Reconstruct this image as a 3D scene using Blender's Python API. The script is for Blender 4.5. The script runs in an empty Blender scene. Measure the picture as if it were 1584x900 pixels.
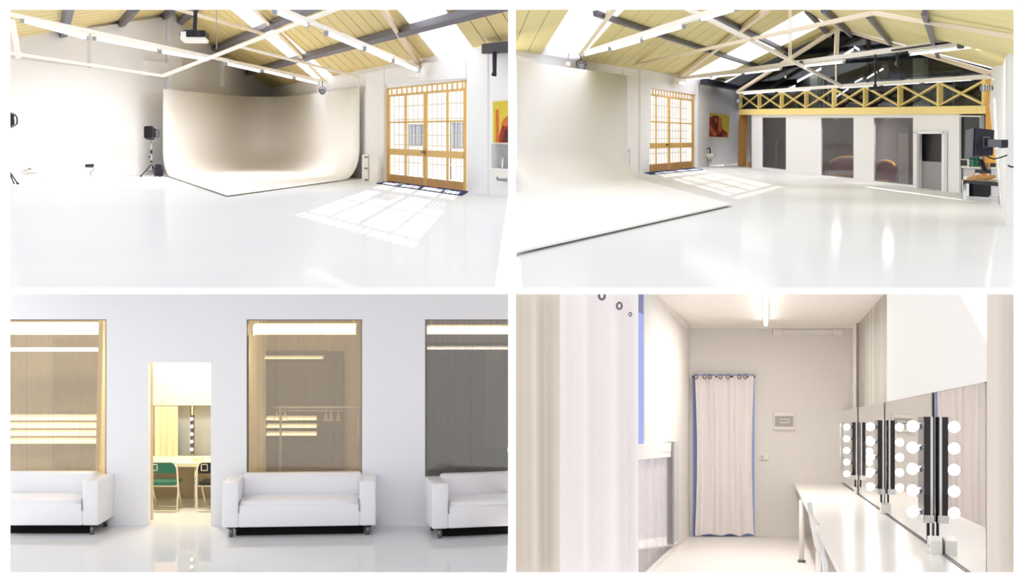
import bpy, bmesh, math, random
from mathutils import Vector, Matrix
random.seed(4)
V = Vector
# ------------------------------------------------------------------ camera, world, sun, exposure
FP = 2000.0                                   # focal length in pixels of a 1584 px wide frame (45 mm lens)
CAM = V((0, 0, 3.0))
sc = bpy.context.scene
COL = sc.collection
cd = bpy.data.cameras.new('camera'); cam = bpy.data.objects.new('camera', cd); COL.objects.link(cam)
cam.location = CAM; cam.rotation_euler = (math.pi / 2, 0, 0)
cd.sensor_fit = 'HORIZONTAL'; cd.sensor_width = 36; cd.lens = FP * 36 / 1584; cd.clip_end = 600
sc.camera = cam
sc.view_settings.view_transform = 'Standard'; sc.view_settings.look = 'None'
sc.view_settings.exposure = 0.06; sc.view_settings.gamma = 1; sc.view_settings.use_curve_mapping = False
sc.cycles.diffuse_bounces = 10; sc.cycles.max_bounces = 14; sc.cycles.transparent_max_bounces = 16
w = bpy.data.worlds.new('bright_overcast'); sc.world = w; w.use_nodes = True
bg = w.node_tree.nodes['Background']; bg.inputs[0].default_value = (1, 1, 1, 1); bg.inputs[1].default_value = 1.2
SUN_DIR = V((-0.002, -0.962, -0.275)).normalized()
sd = bpy.data.lights.new('sun', 'SUN'); sd.energy = 16; sd.angle = 0.004; sd.color = (1, 0.97, 0.92)
sun = bpy.data.objects.new('sun', sd); COL.objects.link(sun); sun.location = (0, 120, 40)
sun.rotation_euler = SUN_DIR.to_track_quat('-Z', 'Y').to_euler()

# ------------------------------------------------------------------ helpers: places
def ray(px, py): return V(((px - 792) / FP, 1, (450 - py) / FP))
def at(px, py, Y): return CAM + ray(px, py) * Y
def pix(p): d = p - CAM; return (792 + FP * d.x / d.y, 450 - FP * d.z / d.y)
class Room:
    def __init__(s, yh, h, ext): s.yh = yh; s.h = h; s.ext = ext
    def f(s, px, py): return at(px, py, s.h * FP / (py - s.yh))
R1 = Room(210, 1.5, (16, 15, 786, 445))
R2 = Room(203, 1.5, (798, 15, 1568, 445))
R3 = Room(450, 3.0, (16, 455, 786, 885))
R4 = Room(665, 1.5, (798, 455, 1568, 885))
ROOM = [R1]
def vplane(A, B):
    d = B - A; n = V((d.y, -d.x, 0)).normalized()
    if n.y > 0: n = -n                         # normals face the viewer's side
    return (A, n)
def plane3(a, b, c):
    n = (b - a).cross(c - a).normalized()
    return (a, n)
def shift(pl, dist): return (pl[0] + pl[1] * dist, pl[1])
def hit(pl, px, py):
    r = ray(px, py); t = (pl[0] - CAM).dot(pl[1]) / r.dot(pl[1]); return CAM + r * t
def lin(a, b, x): return a[1] + (b[1] - a[1]) * (x - a[0]) / (b[0] - a[0])
UP = V((0, 0, 1))
def strip_light(A, B, width, power, parent, color=(1, .98, .95), aim=V((0, 0, -1)), spread=180):
    """the light a tube lamp gives off, hung on the lamp itself"""
    l = bpy.data.lights.new('tube_light', 'AREA'); l.shape = 'RECTANGLE'; l.size = (B - A).length; l.size_y = width; l.energy = power; l.color = color; l.spread = math.radians(spread)
    o = bpy.data.objects.new('tube_light', l); COL.objects.link(o); x = (B - A).normalized(); z = -aim - x * (-aim).dot(x); z.normalize(); y = z.cross(x)
    M = Matrix((x, y, z)).transposed().to_4x4(); M.translation = (A + B) / 2 - V(parent['_o']); o.matrix_local = M; o.parent = parent
    return o

# ------------------------------------------------------------------ helpers: meshes
class MB:
    def __init__(s, M=None): s.b = bmesh.new(); s.M = M
    def v(s, p):
        p = V(p)
        return s.b.verts.new(s.M @ p if s.M else p)
    def face(s, vs):
        try: return s.b.faces.new(vs)
        except ValueError: return None
    def prism(s, pts, vec):
        vec = V(vec); A = [s.v(p) for p in pts]; B = [s.v(V(p) + vec) for p in pts]; n = len(pts)
        s.face(A); s.face(B[::-1])
        for i in range(n): s.face([A[i], B[i], B[(i + 1) % n], A[(i + 1) % n]])
        return s
    def poly(s, pts): s.face([s.v(p) for p in pts]); return s
    def beam(s, A, B, w, h, up=UP):
        A, B = V(A), V(B); d = (B - A).normalized(); sx = d.cross(up)
        if sx.length < 1e-4: sx = d.cross(V((1, 0, 0)))
        sx.normalize(); u = sx.cross(d).normalized()
        q = [A + sx * (a * w / 2) + u * (b * h / 2) for a, b in ((-1, -1), (1, -1), (1, 1), (-1, 1))]
        return s.prism(q, B - A)
    def box(s, c, size, bev=0, seg=2, rz=0):
        c = V(c); R = Matrix.Rotation(rz, 3, 'Z'); n0 = len(s.b.verts)
        x, y, z = [k / 2 for k in size]; t = bmesh.new()
        bmesh.ops.create_cube(t, size=1)
        for vv in t.verts: vv.co = V((vv.co.x * size[0], vv.co.y * size[1], vv.co.z * size[2]))
        if bev: bmesh.ops.bevel(t, geom=t.edges[:] + t.verts[:], offset=bev, segments=seg, profile=0.5, affect='EDGES')
        return s.merge(t, lambda p: c + R @ p)
    def merge(s, t, fn):
        mp = {}
        for vv in t.verts: mp[vv] = s.v(fn(vv.co.copy()))
        for f in t.faces: s.face([mp[q] for q in f.verts])
        t.free(); return s
    def tube(s, pts, r, n=8, closed=False):
        pts = [V(p) for p in pts]; rings = []; N = len(pts); prev = None
        for i, p in enumerate(pts):
            a = pts[i - 1] if (i or closed) else p; c = pts[(i + 1) % N] if (i < N - 1 or closed) else p
            d = (c - a).normalized()
            if prev is None:
                u = d.cross(UP) if abs(d.z) < .95 else d.cross(V((1, 0, 0)))
            else: u = prev - d * prev.dot(d)
            u.normalize(); prev = u; q = d.cross(u)
            rr = r[i] if isinstance(r, (list, tuple)) else r
            rings.append([s.v(p + (u * math.cos(t) + q * math.sin(t)) * rr) for t in [2 * math.pi * k / n for k in range(n)]])
        for i in range(N if closed else N - 1):
            A, B = rings[i], rings[(i + 1) % N]
            for k in range(n): s.face([A[k], A[(k + 1) % n], B[(k + 1) % n], B[k]])
        if not closed: s.face(rings[0][::-1]); s.face(rings[-1])
        return s
    def lathe(s, base, axis, prof, n=16):
        axis = V(axis).normalized(); u = axis.cross(UP)
        if u.length < .05: u = axis.cross(V((1, 0, 0)))
        u.normalize(); q = axis.cross(u); rings = []
        for r, t in prof:
            rings.append([s.v(V(base) + axis * t + (u * math.cos(a) + q * math.sin(a)) * max(r, 1e-4)) for a in [2 * math.pi * k / n for k in range(n)]])
        for A, B in zip(rings, rings[1:]):
            for k in range(n): s.face([A[k], A[(k + 1) % n], B[(k + 1) % n], B[k]])
        s.face(rings[0][::-1]); s.face(rings[-1]); return s
    def grid(s, fn, nu, nv):
        g = [[s.v(fn(i / nu, j / nv)) for j in range(nv + 1)] for i in range(nu + 1)]
        for i in range(nu):
            for j in range(nv): s.face([g[i][j], g[i + 1][j], g[i + 1][j + 1], g[i][j + 1]])
        return s

def trim_to_set(b, room):
    """each room is a set that stops where its floor and walls stop"""
    x0, y0, x1, y1 = room.ext
    for n in (V((-1, (x0 - 792) / FP, 0)), V((1, -(x1 - 792) / FP, 0)), V((0, -(450 - y0) / FP, 1)), V((0, (450 - y1) / FP, -1))):
        out = any((v.co - CAM).dot(n) > 1e-4 for v in b.verts)
        if not out: continue
        r = bmesh.ops.bisect_plane(b, geom=b.verts[:] + b.edges[:] + b.faces[:], plane_co=CAM, plane_no=n, clear_outer=True, dist=1e-5)
        cut = [e for e in r['geom_cut'] if isinstance(e, bmesh.types.BMEdge) and e.is_valid and e.is_boundary]
        if cut: bmesh.ops.holes_fill(b, edges=cut, sides=0)

def obj(name, mb, mat, parent=None, smooth=False, room=None, origin=None):
    b = mb.b
    trim_to_set(b, room or ROOM[0])
    bmesh.ops.recalc_face_normals(b, faces=b.faces[:])
    if parent is not None:
        root = parent; off = V(parent['_o'])
    elif origin is not None: off = V(origin)
    elif len(b.verts):
        lo = V([min(v.co[i] for v in b.verts) for i in range(3)]); hi = V([max(v.co[i] for v in b.verts) for i in range(3)])
        off = V(((lo.x + hi.x) / 2, (lo.y + hi.y) / 2, lo.z))
    else: off = V((0, 0, 0))
    for v in b.verts: v.co -= off
    me = bpy.data.meshes.new(name); b.to_mesh(me); b.free(); me.materials.append(mat)
    if smooth:
        for p in me.polygons: p.use_smooth = True
    o = bpy.data.objects.new(name, me); COL.objects.link(o); o['_o'] = list(off)
    if parent is None: o.location = off
    else: o.parent = parent
    return o
def thing(name, base, label, cat, group=None):
    o = bpy.data.objects.new(name, None); COL.objects.link(o); o.location = V(base); o['_o'] = list(V(base))
    o.empty_display_size = .1
    return tag(o, label, cat, group)
def tag(o, label, cat, group=None):
    o['label'] = label; o['category'] = cat
    if group: o['group'] = group
    return o
def struct(o, label, cat='wall'):
    o['kind'] = 'structure'; o['label'] = label; o['category'] = cat; return o
def quadpx(pl, pts): return [hit(pl, *p) for p in pts]

# ------------------------------------------------------------------ helpers: materials
def c8(r, g, b):
    f = lambda c: (c / 255 / 12.92) if c <= 10.3 else ((c / 255 + .055) / 1.055) ** 2.4
    return (f(r), f(g), f(b), 1)
MATS = {}
def paint(name, rgb, rough=.6, metal=0, var=.04, scale=3.0, bump=0, spec=.3, bscale=40):
    if name in MATS: return MATS[name]
    m = bpy.data.materials.new(name); m.use_nodes = True; nt = m.node_tree; p = nt.nodes['Principled BSDF']
    p.inputs['Roughness'].default_value = rough; p.inputs['Metallic'].default_value = metal
    p.inputs['Specular IOR Level'].default_value = spec
    tc = nt.nodes.new('ShaderNodeTexCoord'); no = nt.nodes.new('ShaderNodeTexNoise'); no.inputs['Scale'].default_value = scale; no.inputs['Detail'].default_value = 4
    nt.links.new(tc.outputs['Object'], no.inputs['Vector'])
    mx = nt.nodes.new('ShaderNodeMix'); mx.data_type = 'RGBA'
    c = c8(*rgb); mx.inputs[6].default_value = c; mx.inputs[7].default_value = tuple(max(0, k * (1 - var * 2.2)) for k in c[:3]) + (1,)
    nt.links.new(no.outputs['Fac'], mx.inputs[0]); nt.links.new(mx.outputs[2], p.inputs['Base Color'])
    if bump:
        n2 = nt.nodes.new('ShaderNodeTexNoise'); n2.inputs['Scale'].default_value = bscale
        bp = nt.nodes.new('ShaderNodeBump'); bp.inputs['Strength'].default_value = bump; bp.inputs['Distance'].default_value = .02
        nt.links.new(tc.outputs['Object'], n2.inputs['Vector']); nt.links.new(n2.outputs['Fac'], bp.inputs['Height']); nt.links.new(bp.outputs[0], p.inputs['Normal'])
    MATS[name] = m; return m
def floor_mat(name, rgb, gloss=.14, rough=.06):
    m = bpy.data.materials.new(name); m.use_nodes = True; nt = m.node_tree; nt.nodes.clear()
    out = nt.nodes.new('ShaderNodeOutputMaterial'); mix = nt.nodes.new('ShaderNodeMixShader')
    d = nt.nodes.new('ShaderNodeBsdfDiffuse'); g = nt.nodes.new('ShaderNodeBsdfGlossy'); g.inputs['Roughness'].default_value = rough
    tc = nt.nodes.new('ShaderNodeTexCoord'); no = nt.nodes.new('ShaderNodeTexNoise'); no.inputs['Scale'].default_value = .35; no.inputs['Detail'].default_value = 3
    mx = nt.nodes.new('ShaderNodeMix'); mx.data_type = 'RGBA'; c = c8(*rgb)
    mx.inputs[6].default_value = c; mx.inputs[7].default_value = (c[0] * .93, c[1] * .94, c[2] * .96, 1)
    nt.links.new(tc.outputs['Object'], no.inputs['Vector']); nt.links.new(no.outputs['Fac'], mx.inputs[0]); nt.links.new(mx.outputs[2], d.inputs['Color'])
    mix.inputs[0].default_value = gloss
    nt.links.new(d.outputs[0], mix.inputs[1]); nt.links.new(g.outputs[0], mix.inputs[2]); nt.links.new(mix.outputs[0], out.inputs[0])
    return m
def glow(name, rgb, strength):
    m = bpy.data.materials.new(name); m.use_nodes = True; nt = m.node_tree; p = nt.nodes['Principled BSDF']
    p.inputs['Base Color'].default_value = c8(*rgb); p.inputs['Emission Color'].default_value = c8(*rgb); p.inputs['Emission Strength'].default_value = strength
    return m
def pane(name, tint, gloss=.1, grough=.05, haze=0, hazec=(200, 200, 200), stripes=0):
    """a sheet one sees through: clear tinted part, milky part, reflecting part; fluted when stripes > 0"""
    m = bpy.data.materials.new(name); m.use_nodes = True; nt = m.node_tree; nt.nodes.clear()
    out = nt.nodes.new('ShaderNodeOutputMaterial'); t = nt.nodes.new('ShaderNodeBsdfTransparent'); t.inputs[0].default_value = c8(*tint)
    g = nt.nodes.new('ShaderNodeBsdfGlossy'); g.inputs['Roughness'].default_value = grough
    m1 = nt.nodes.new('ShaderNodeMixShader'); m1.inputs[0].default_value = gloss
    last = t.outputs[0]
    if haze:
        d = nt.nodes.new('ShaderNodeBsdfDiffuse'); d.inputs[0].default_value = c8(*hazec)
        m2 = nt.nodes.new('ShaderNodeMixShader'); m2.inputs[0].default_value = haze
        nt.links.new(last, m2.inputs[1]); nt.links.new(d.outputs[0], m2.inputs[2]); last = m2.outputs[0]
        if stripes:
            tc = nt.nodes.new('ShaderNodeTexCoord'); mp = nt.nodes.new('ShaderNodeMapping'); mp.inputs['Scale'].default_value = (stripes, stripes, .02)
            no = nt.nodes.new('ShaderNodeTexNoise'); no.inputs['Scale'].default_value = 1; no.inputs['Detail'].default_value = 6
            mr = nt.nodes.new('ShaderNodeMapRange'); mr.inputs[1].default_value = .3; mr.inputs[2].default_value = .7
            mr.inputs[3].default_value = haze * .55; mr.inputs[4].default_value = min(1, haze * 1.45)
            nt.links.new(tc.outputs['Object'], mp.inputs[0]); nt.links.new(mp.outputs[0], no.inputs['Vector']); nt.links.new(no.outputs['Fac'], mr.inputs[0])
            nt.links.new(mr.outputs[0], m2.inputs[0])
    nt.links.new(last, m1.inputs[1]); nt.links.new(g.outputs[0], m1.inputs[2]); nt.links.new(m1.outputs[0], out.inputs[0])
    return m
def translucent(name, rgb):
    m = bpy.data.materials.new(name); m.use_nodes = True; nt = m.node_tree; nt.nodes.clear()
    out = nt.nodes.new('ShaderNodeOutputMaterial'); t = nt.nodes.new('ShaderNodeBsdfTranslucent'); t.inputs[0].default_value = c8(*rgb)
    nt.links.new(t.outputs[0], out.inputs[0]); return m

WALL = paint('white_wall_paint', (236, 236, 238), .7, var=.015, scale=.6)
WALLC = paint('cyclorama_paint', (250, 247, 245), .75, var=.01, scale=.4)
WALLW = paint('warm_white_paint', (229, 225, 221), .7, var=.015, scale=.6)
FLOOR = floor_mat('glossy_white_floor', (228, 229, 231), .13, .1)
FLOOR3 = floor_mat('glossy_grey_white_floor', (232, 233, 236), .26, .02)
FLOOR4 = floor_mat('satin_cream_floor', (230, 225, 220), .12, .1)
ROOFP = paint('yellow_roof_panel', (222, 203, 142), .55, var=.05, scale=.5)
ROOFD = paint('dark_roof_deck', (92, 80, 50), .8)  # dark brown deck behind the gaps between roof panels
STEEL = paint('grey_steel', (104, 102, 112), .5, var=.12, scale=1.5)
TRUSS = paint('white_truss_paint', (243, 238, 230), .5, var=.03)
TRUSSC = paint('cream_truss_paint', (236, 220, 194), .5, var=.05)
TUBEL = glow('lit_tube', (240, 246, 255), 1.2)
YEL = paint('yellow_door_paint', (214, 174, 98), .4, var=.05)
YELB = paint('pale_yellow_beam', (246, 222, 140), .45, var=.03)
OCH = paint('ochre_panel', (190, 142, 82), .5, var=.06)
BLACK = paint('black_plastic', (22, 22, 28), .4, var=.1)
DARK = paint('dark_navy_steel', (38, 36, 52), .45, var=.1)
CHROME = paint('chrome', (205, 205, 208), .12, metal=1, var=.02)
GREYP = paint('grey_plastic', (150, 152, 156), .5)
CREAM = paint('cream_plastic', (236, 233, 226), .5)
GLASS = pane('clear_glass', (252, 252, 252), .06)
SKYL = translucent('skylight_sheet', (252, 252, 255))

# ================================================================== STUDIO WITH CYCLORAMA (upper left)
ROOM[0] = R1; f = R1.f
GW = vplane(f(16, 282.6), f(420, 257.3))
DW = vplane(f(420, 257.3), f(724, 296))
dG = (f(16, 282.6) - f(420, 257.3)).normalized()
dR = (f(724, 296) - f(420, 257.3)).normalized()
base_g = lambda x: lin((16, 282.6), (420, 257.3), x)
base_d = lambda x: lin((420, 257.3), (724, 296), x)
top_d = lambda x: lin((420, 136), (743, 75), x)
def floor_slab(pts, mat, label, name='floor'):
    return struct(obj(name, MB().prism(pts, V((0, 0, -.12))), mat), label, 'floor')
floor_slab([f(0, 283.6), f(420, 257.3), f(800, 305.7), f(800, 470), f(0, 470)], FLOOR, 'glossy white painted studio floor in front of the cyclorama')
g = MB().prism(quadpx(GW, [(0, 283.6), (420, 257.3), (420, 136), (262, 20), (0, 62)]), -GW[1] * .15)
wg = struct(obj('wall_gable', g, WALL), 'tall white gable wall with stepped ledges under the yellow roof')
def relief(parent, pl, pts, depth, mat=WALL, name='raised_panel'):
    return obj(name, MB().prism(quadpx(pl, pts), pl[1] * depth), mat, parent)
relief(wg, GW, [(0, base_g(0)), (251, base_g(251)), (251, 118.5), (0, 89)], .14, name='lower_wall')
relief(wg, GW, [(135, 105.5), (251, 118.5), (251, 26), (135, 43)], .14)
relief(wg, GW, [(217, 117), (251, 121), (251, 97), (217, 94)], .3)
relief(wg, GW, [(271, 139), (419, 157), (419, 150), (351, 138), (351, 90), (341, 89), (341, 134), (299, 129), (299, 104), (271, 101)], .18)
cl = struct(obj('trim_column', MB().prism(quadpx(shift(GW, .02), [(252, base_g(252)), (271, base_g(271)), (271, 29), (263, 20), (253, 26)]), GW[1] * .3), WALL), 'white column running up the gable wall to the ridge', 'column')
# right-hand wall with the door opening
d = MB()
for x0, x1, lo, hi in ((418, 599, None, None), (724, 830, None, None)):
    d.prism(quadpx(DW, [(x0, base_d(x0)), (x1, base_d(x1)), (x1, top_d(x1) - 2), (x0, top_d(x0) - 2)]), -DW[1] * .08)
DT = lambda x: lin((599, 137), (724, 124), x)
d.prism(quadpx(DW, [(599, DT(599)), (724, DT(724)), (724, top_d(724) - 2), (599, top_d(599) - 2)]), -DW[1] * .08)
wd = struct(obj('wall_door_side', d, WALL), 'white side wall around the yellow glazed door')
relief(wd, DW, [(571, 277), (599, 280.5), (599, 108), (571, 112)], .12, name='pier')
relief(wd, DW, [(574, 131), (724, 121), (724, 88), (574, 110)], .08, name='lintel')
relief(wd, DW, [(725, 296), (756.5, 300.5), (756.5, 84), (725, 89)], .05, name='pier')
relief(wd, DW, [(508, 139), (571, 133), (571, 112), (508, 118)], .05)
relief(wd, DW, [(504, 268), (571, 276.5), (571, 141), (504, 147)], .1)
# roof
RG = hit(GW, 262, 20); EG = hit(GW, 420, 136); LG = hit(GW, 16, 60)
RP = plane3(RG, EG, hit(DW, 743, 75)); LP = plane3(RG, LG, RG + dR)
def roof(pl_name, ridge, eave, direction, width, n, gap, skip, label, mat=ROOFP, lead=0.0, lengthen=1.0):
    """one roof slope: separate panels running from ridge to eave"""
    e = ridge + (eave - ridge) * lengthen
    deck = MB(); up = (eave - ridge).cross(direction).normalized()
    if up.z < 0: up = -up
    first = None
    for k in range(n):
        t0 = lead + k * width; t1 = t0 + width
        if any(a < t1 - .05 and b > t0 + .05 for a, b in skip): continue
        deck.prism([ridge + direction * t0 + up * .04, ridge + direction * t1 + up * .04, e + direction * t1 + up * .04, e + direction * t0 + up * .04], up * .1)
    dk = struct(obj('ceiling', deck, ROOFD), label, 'ceiling')
    for k in range(n):
        t0 = lead + k * width; t1 = t0 + width - gap
        if any(a < t1 and b > t0 + .05 for a, b in skip): continue
        m = MB().prism([ridge + direction * t0, ridge + direction * t1, e + direction * t1, e + direction * t0], up * .015)
        trim_to_set(m.b, ROOM[0])
        if len(m.b.verts) < 3: m.b.free(); continue
        obj('ceiling_panel', m, mat, dk)
    return dk, up
E0 = EG; tval = lambda x: (hit(DW, x, top_d(x)) - EG).dot(dR)
PW = 1.15
snap = lambda a, b, q: (math.floor(a / q + .3) * q, math.ceil(b / q - .3) * q)
sk1 = snap(tval(487), tval(511), PW)
sk2 = snap(tval(672), tval(733), PW)
roof_r, upr = roof('right', RG, EG + (EG - RG) * .004, dR, PW, 39, .06, [sk1, sk2], 'yellow panelled roof slope above the door wall')
roof_l, upl = roof('left', RG, LG + (LG - RG) * .25, dR, PW, 33, .09, [], 'yellow panelled roof slope above the tripod lamp side')
for a, b, lb in ((sk1[0], sk1[1], 'narrow bright skylight strip beside the rafter over the cyclorama'), (sk2[0], sk2[1], 'wide glaring skylight above the yellow door')):
    s_ = MB().prism([RG + dR * a, RG + dR * b, EG + dR * b, EG + dR * a], upr * .05)
    tag(obj('skylight', s_, SKYL), lb, 'skylight')
def purlin(pl, a, b, s, label, mat=STEEL, drop=-.12):
    A, B = hit(pl, *a), hit(pl, *b); n = pl[1] if pl[1].z > 0 else -pl[1]
    ext = (B - A) * .15
    return tag(obj('roof_purlin', MB().beam(A + n * drop, B + ext + n * drop, s, s * 1.1, n), mat), label, 'roof beam', 'grey steel roof beams')
purlin(RP, (372, 112), (734, 13), .2, 'long grey roof beam crossing the yellow ceiling lowest above the cyclorama')
purlin(RP, (324, 76), (470, 13), .22, 'grey roof beam second below the ridge above the cyclorama')
purlin(RP, (273, 35), (300, 15), .22, 'short grey roof beam just right of the white column top')
purlin(LP, (244, 28), (262, 13), .22, 'short grey roof beam just left of the white column top')
purlin(LP, (177, 42), (203, 12), .22, 'grey roof beam between the column and the stepped wall panel')
purlin(LP, (93, 60), (103, 10), .22, 'grey roof beam at the far left of the gable wall')
# trusses
def bar(t, name, A, B, s, mat=TRUSS, h=None): return obj(name, MB().beam(A, B, s, h or s), mat, t)
def battens(pl, segs, where, count_word, group, mat=None, r=.06, power=90, aim=V((0, 0, -1)), spread=180):
    mat = mat or TUBEL
    words = ['first', 'second', 'third', 'fourth', 'fifth', 'sixth']
    for i, (a, b) in enumerate(segs):
        A, B = hit(pl, *a), hit(pl, *b)
        t = thing('fluorescent_batten', (A + B) / 2, '%s fluorescent batten %s' % (words[i], where), 'light fixture', group)
        obj('housing', MB().beam(A + UP * r * .5, B + UP * r * .5, r * 1.3, r * .8), TRUSS, t)
        dd = (B - A).normalized()
        obj('tube', MB().tube([A + dd * .06 - UP * r * .35, B - dd * .06 - UP * r * .35], r * .4, 8), mat, t, True)
        strip_light(A - UP * r * 1.2, B - UP * r * 1.2, .12, power[i] if isinstance(power, list) else power, t, aim=aim, spread=spread)
        for e, sgn in ((A, 1), (B, -1)): obj('end_cap', MB().beam(e - UP * r * .35, e + dd * sgn * .06 - UP * r * .35, r * .9, r * 1.0), GREYP, t)
T1 = vplane(hit(DW, 504, 127), hit(DW, 504, 127) + dG)
T2 = vplane(hit(DW, 650, 106), hit(DW, 650, 106) + dG)
t = thing('roof_truss', hit(T1, 504, 127), 'white roof truss meeting the wall above the cyclorama clip lamp', 'roof truss', 'white roof trusses')
bar(t, 'tie_beam', hit(T1, 8, 20.5), hit(T1, 504, 126), .09)
RPb = shift(RP, -.16 if RP[1].z > 0 else .16)
bar(t, 'rafter', hit(RPb, 503, 124), hit(RPb, 391, 10), .13, TRUSSC)
bar(t, 'strut', hit(T1, 18.5, 30), hit(T1, 29, 90), .1)
bar(t, 'lower_tie', hit(T1, 8, 81), hit(T1, 253, 117.5), .07)
bar(t, 'web_bar', hit(T1, 253, 117), hit(T2, 522, 13), .08)
bar(t, 'web_bar', hit(T1, 366, 71), hit(shift(DW, .3), 556, 119), .08)
bar(t, 'rafter', hit(T1, 270, 13), hit(T1, 445, 63), .09, TRUSSC)
battens(T1, [((33, 29.5), (134, 57)), ((145, 57.5), (243, 76)), ((247, 78), (322, 91)), ((349, 97), (402, 109)), ((406, 108), (452, 119)), ((455, 119.5), (492, 128))],
        'from the left along the long tie beam crossing the gable wall', 6, 'fluorescent battens under the long tie beam', r=.1, power=[8, 8, 60, 190, 140, 4], aim=V((.02, .97, -.2)).normalized(), spread=130)
t = thing('roof_truss', hit(T2, 650, 106), 'white roof truss landing above the yellow door', 'roof truss', 'white roof trusses')
bar(t, 'tie_beam', hit(T2, 425, 11), hit(T2, 651, 106), .09)
bar(t, 'rafter', hit(RPb, 651, 104), hit(RPb, 590, 10), .13, TRUSSC)
bar(t, 'web_bar', hit(T2, 470, 33), hit(T2, 525, 12), .09)
battens(T2, [((424, 15), (475, 36)), ((504, 49), (560, 73)), ((563, 73), (605, 92)), ((607, 91.5), (646, 107))],
        'from the top along the tie beam above the yellow door', 4, 'fluorescent battens above the door', r=.11, power=[10, 14, 26, 10], aim=V((-.26, .96, -.12)).normalized(), spread=110)
tag(obj('junction_box', MB().prism(quadpx(shift(DW, .31), [(640, 121), (656, 120), (656, 113), (640, 114)]), DW[1] * .25), CREAM), 'small white box on the lintel below the truss foot above the yellow door', 'box')
# dark bracket beam at the right
BRK = shift(DW, .35)
t = thing('beam_bracket', hit(BRK, 765, 84), 'dark navy steel bracket beam at the upper right of the white pier', 'bracket')
obj('beam', MB().prism(quadpx(BRK, [(745, 83), (800, 80), (800, 62), (745, 68)]), -DW[1] * .2), DARK, t)
obj('drop_hook', MB().tube([hit(BRK, 765, 80), hit(BRK, 765, 110), hit(BRK, 764, 117)], [.06, .05, .07], 8), DARK, t)
# cyclorama
A_, C_, D_ = f(252, 271), f(420, 257.8), f(556, 276.4)
B_ = f(351.5, 305)
def cyc_pt(u, v, z): # bilinear in plan, the two outer edges end at the lip seen in the picture
    p = C_ + (A_ - C_) * u + (D_ - C_) * v + (B_ - A_ - D_ + C_) * u * v
    return p + UP * z
rr, rz, HC = .16, .95, 3.28
rc = .42                                                   # plan radius of the corner, rr / rz the floor cove
path = [((u, rr), (0, -1)) for u in [1 - i * (1 - rc) / 8 for i in range(9)]]
path += [((rc - (rc - rr) * math.sin(a), rc - (rc - rr) * math.cos(a)), (-math.sin(a), -math.cos(a))) for a in [math.pi / 2 * i / 16 for i in range(1, 16)]]
path += [((rr, v), (-1, 0)) for v in [rc + i * (1 - rc) / 8 for i in range(9)]]
def cyc_mesh(path, rr, rz, H, pt, inner):
    m = MB(); rows = []
    for (c, e) in path:
        row = []
        for k in range(9):
            a = math.pi / 2 * k / 8
            row.append(m.v(pt(c[0] + e[0] * rr * math.sin(a), c[1] + e[1] * rr * math.sin(a), .035 + rz * (1 - math.cos(a)))))
        hh = H(c, e)
        row.append(m.v(pt(c[0] + e[0] * rr, c[1] + e[1] * rr, hh)))
        rows.append(row)
    for A, B in zip(rows, rows[1:]):
        for k in range(9): m.face([A[k], A[k + 1], B[k + 1], B[k]])
    m.face([r[0] for r in rows] + [m.v(pt(u, v, .035)) for u, v in inner])
    return m
HT = lambda c, e: 3.30 - .12 * c[1]
t = thing('cyclorama', f(351, 300), 'seamless white cyclorama with curved corner and low floor platform', 'cyclorama')
o = obj('curved_backdrop', cyc_mesh(path, rr, rz, HT, cyc_pt, [(1, 1)]), WALLC, t, True)
for p in o.data.polygons:
    if len(p.vertices) > 5: p.use_smooth = False
s_ = o.modifiers.new('thickness', 'SOLIDIFY'); s_.thickness = .03; s_.offset = -1
TRIMG = paint('platform_edge', (176, 168, 158), .6)
for a, b in ((A_, B_), (B_, D_)):
    n = (b - a).cross(UP).normalized()
    obj('platform_edge', MB().beam(a + UP * .008, b + UP * .008, .03, .016), TRIMG, t)
tag(obj('wall_conduit', MB().tube([hit(shift(DW, .3), 555, 119), hit(shift(DW, .3), 555, 238)], .035, 8), WALL), 'thin white conduit running down the wall beside the cyclorama edge', 'pipe')
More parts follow.
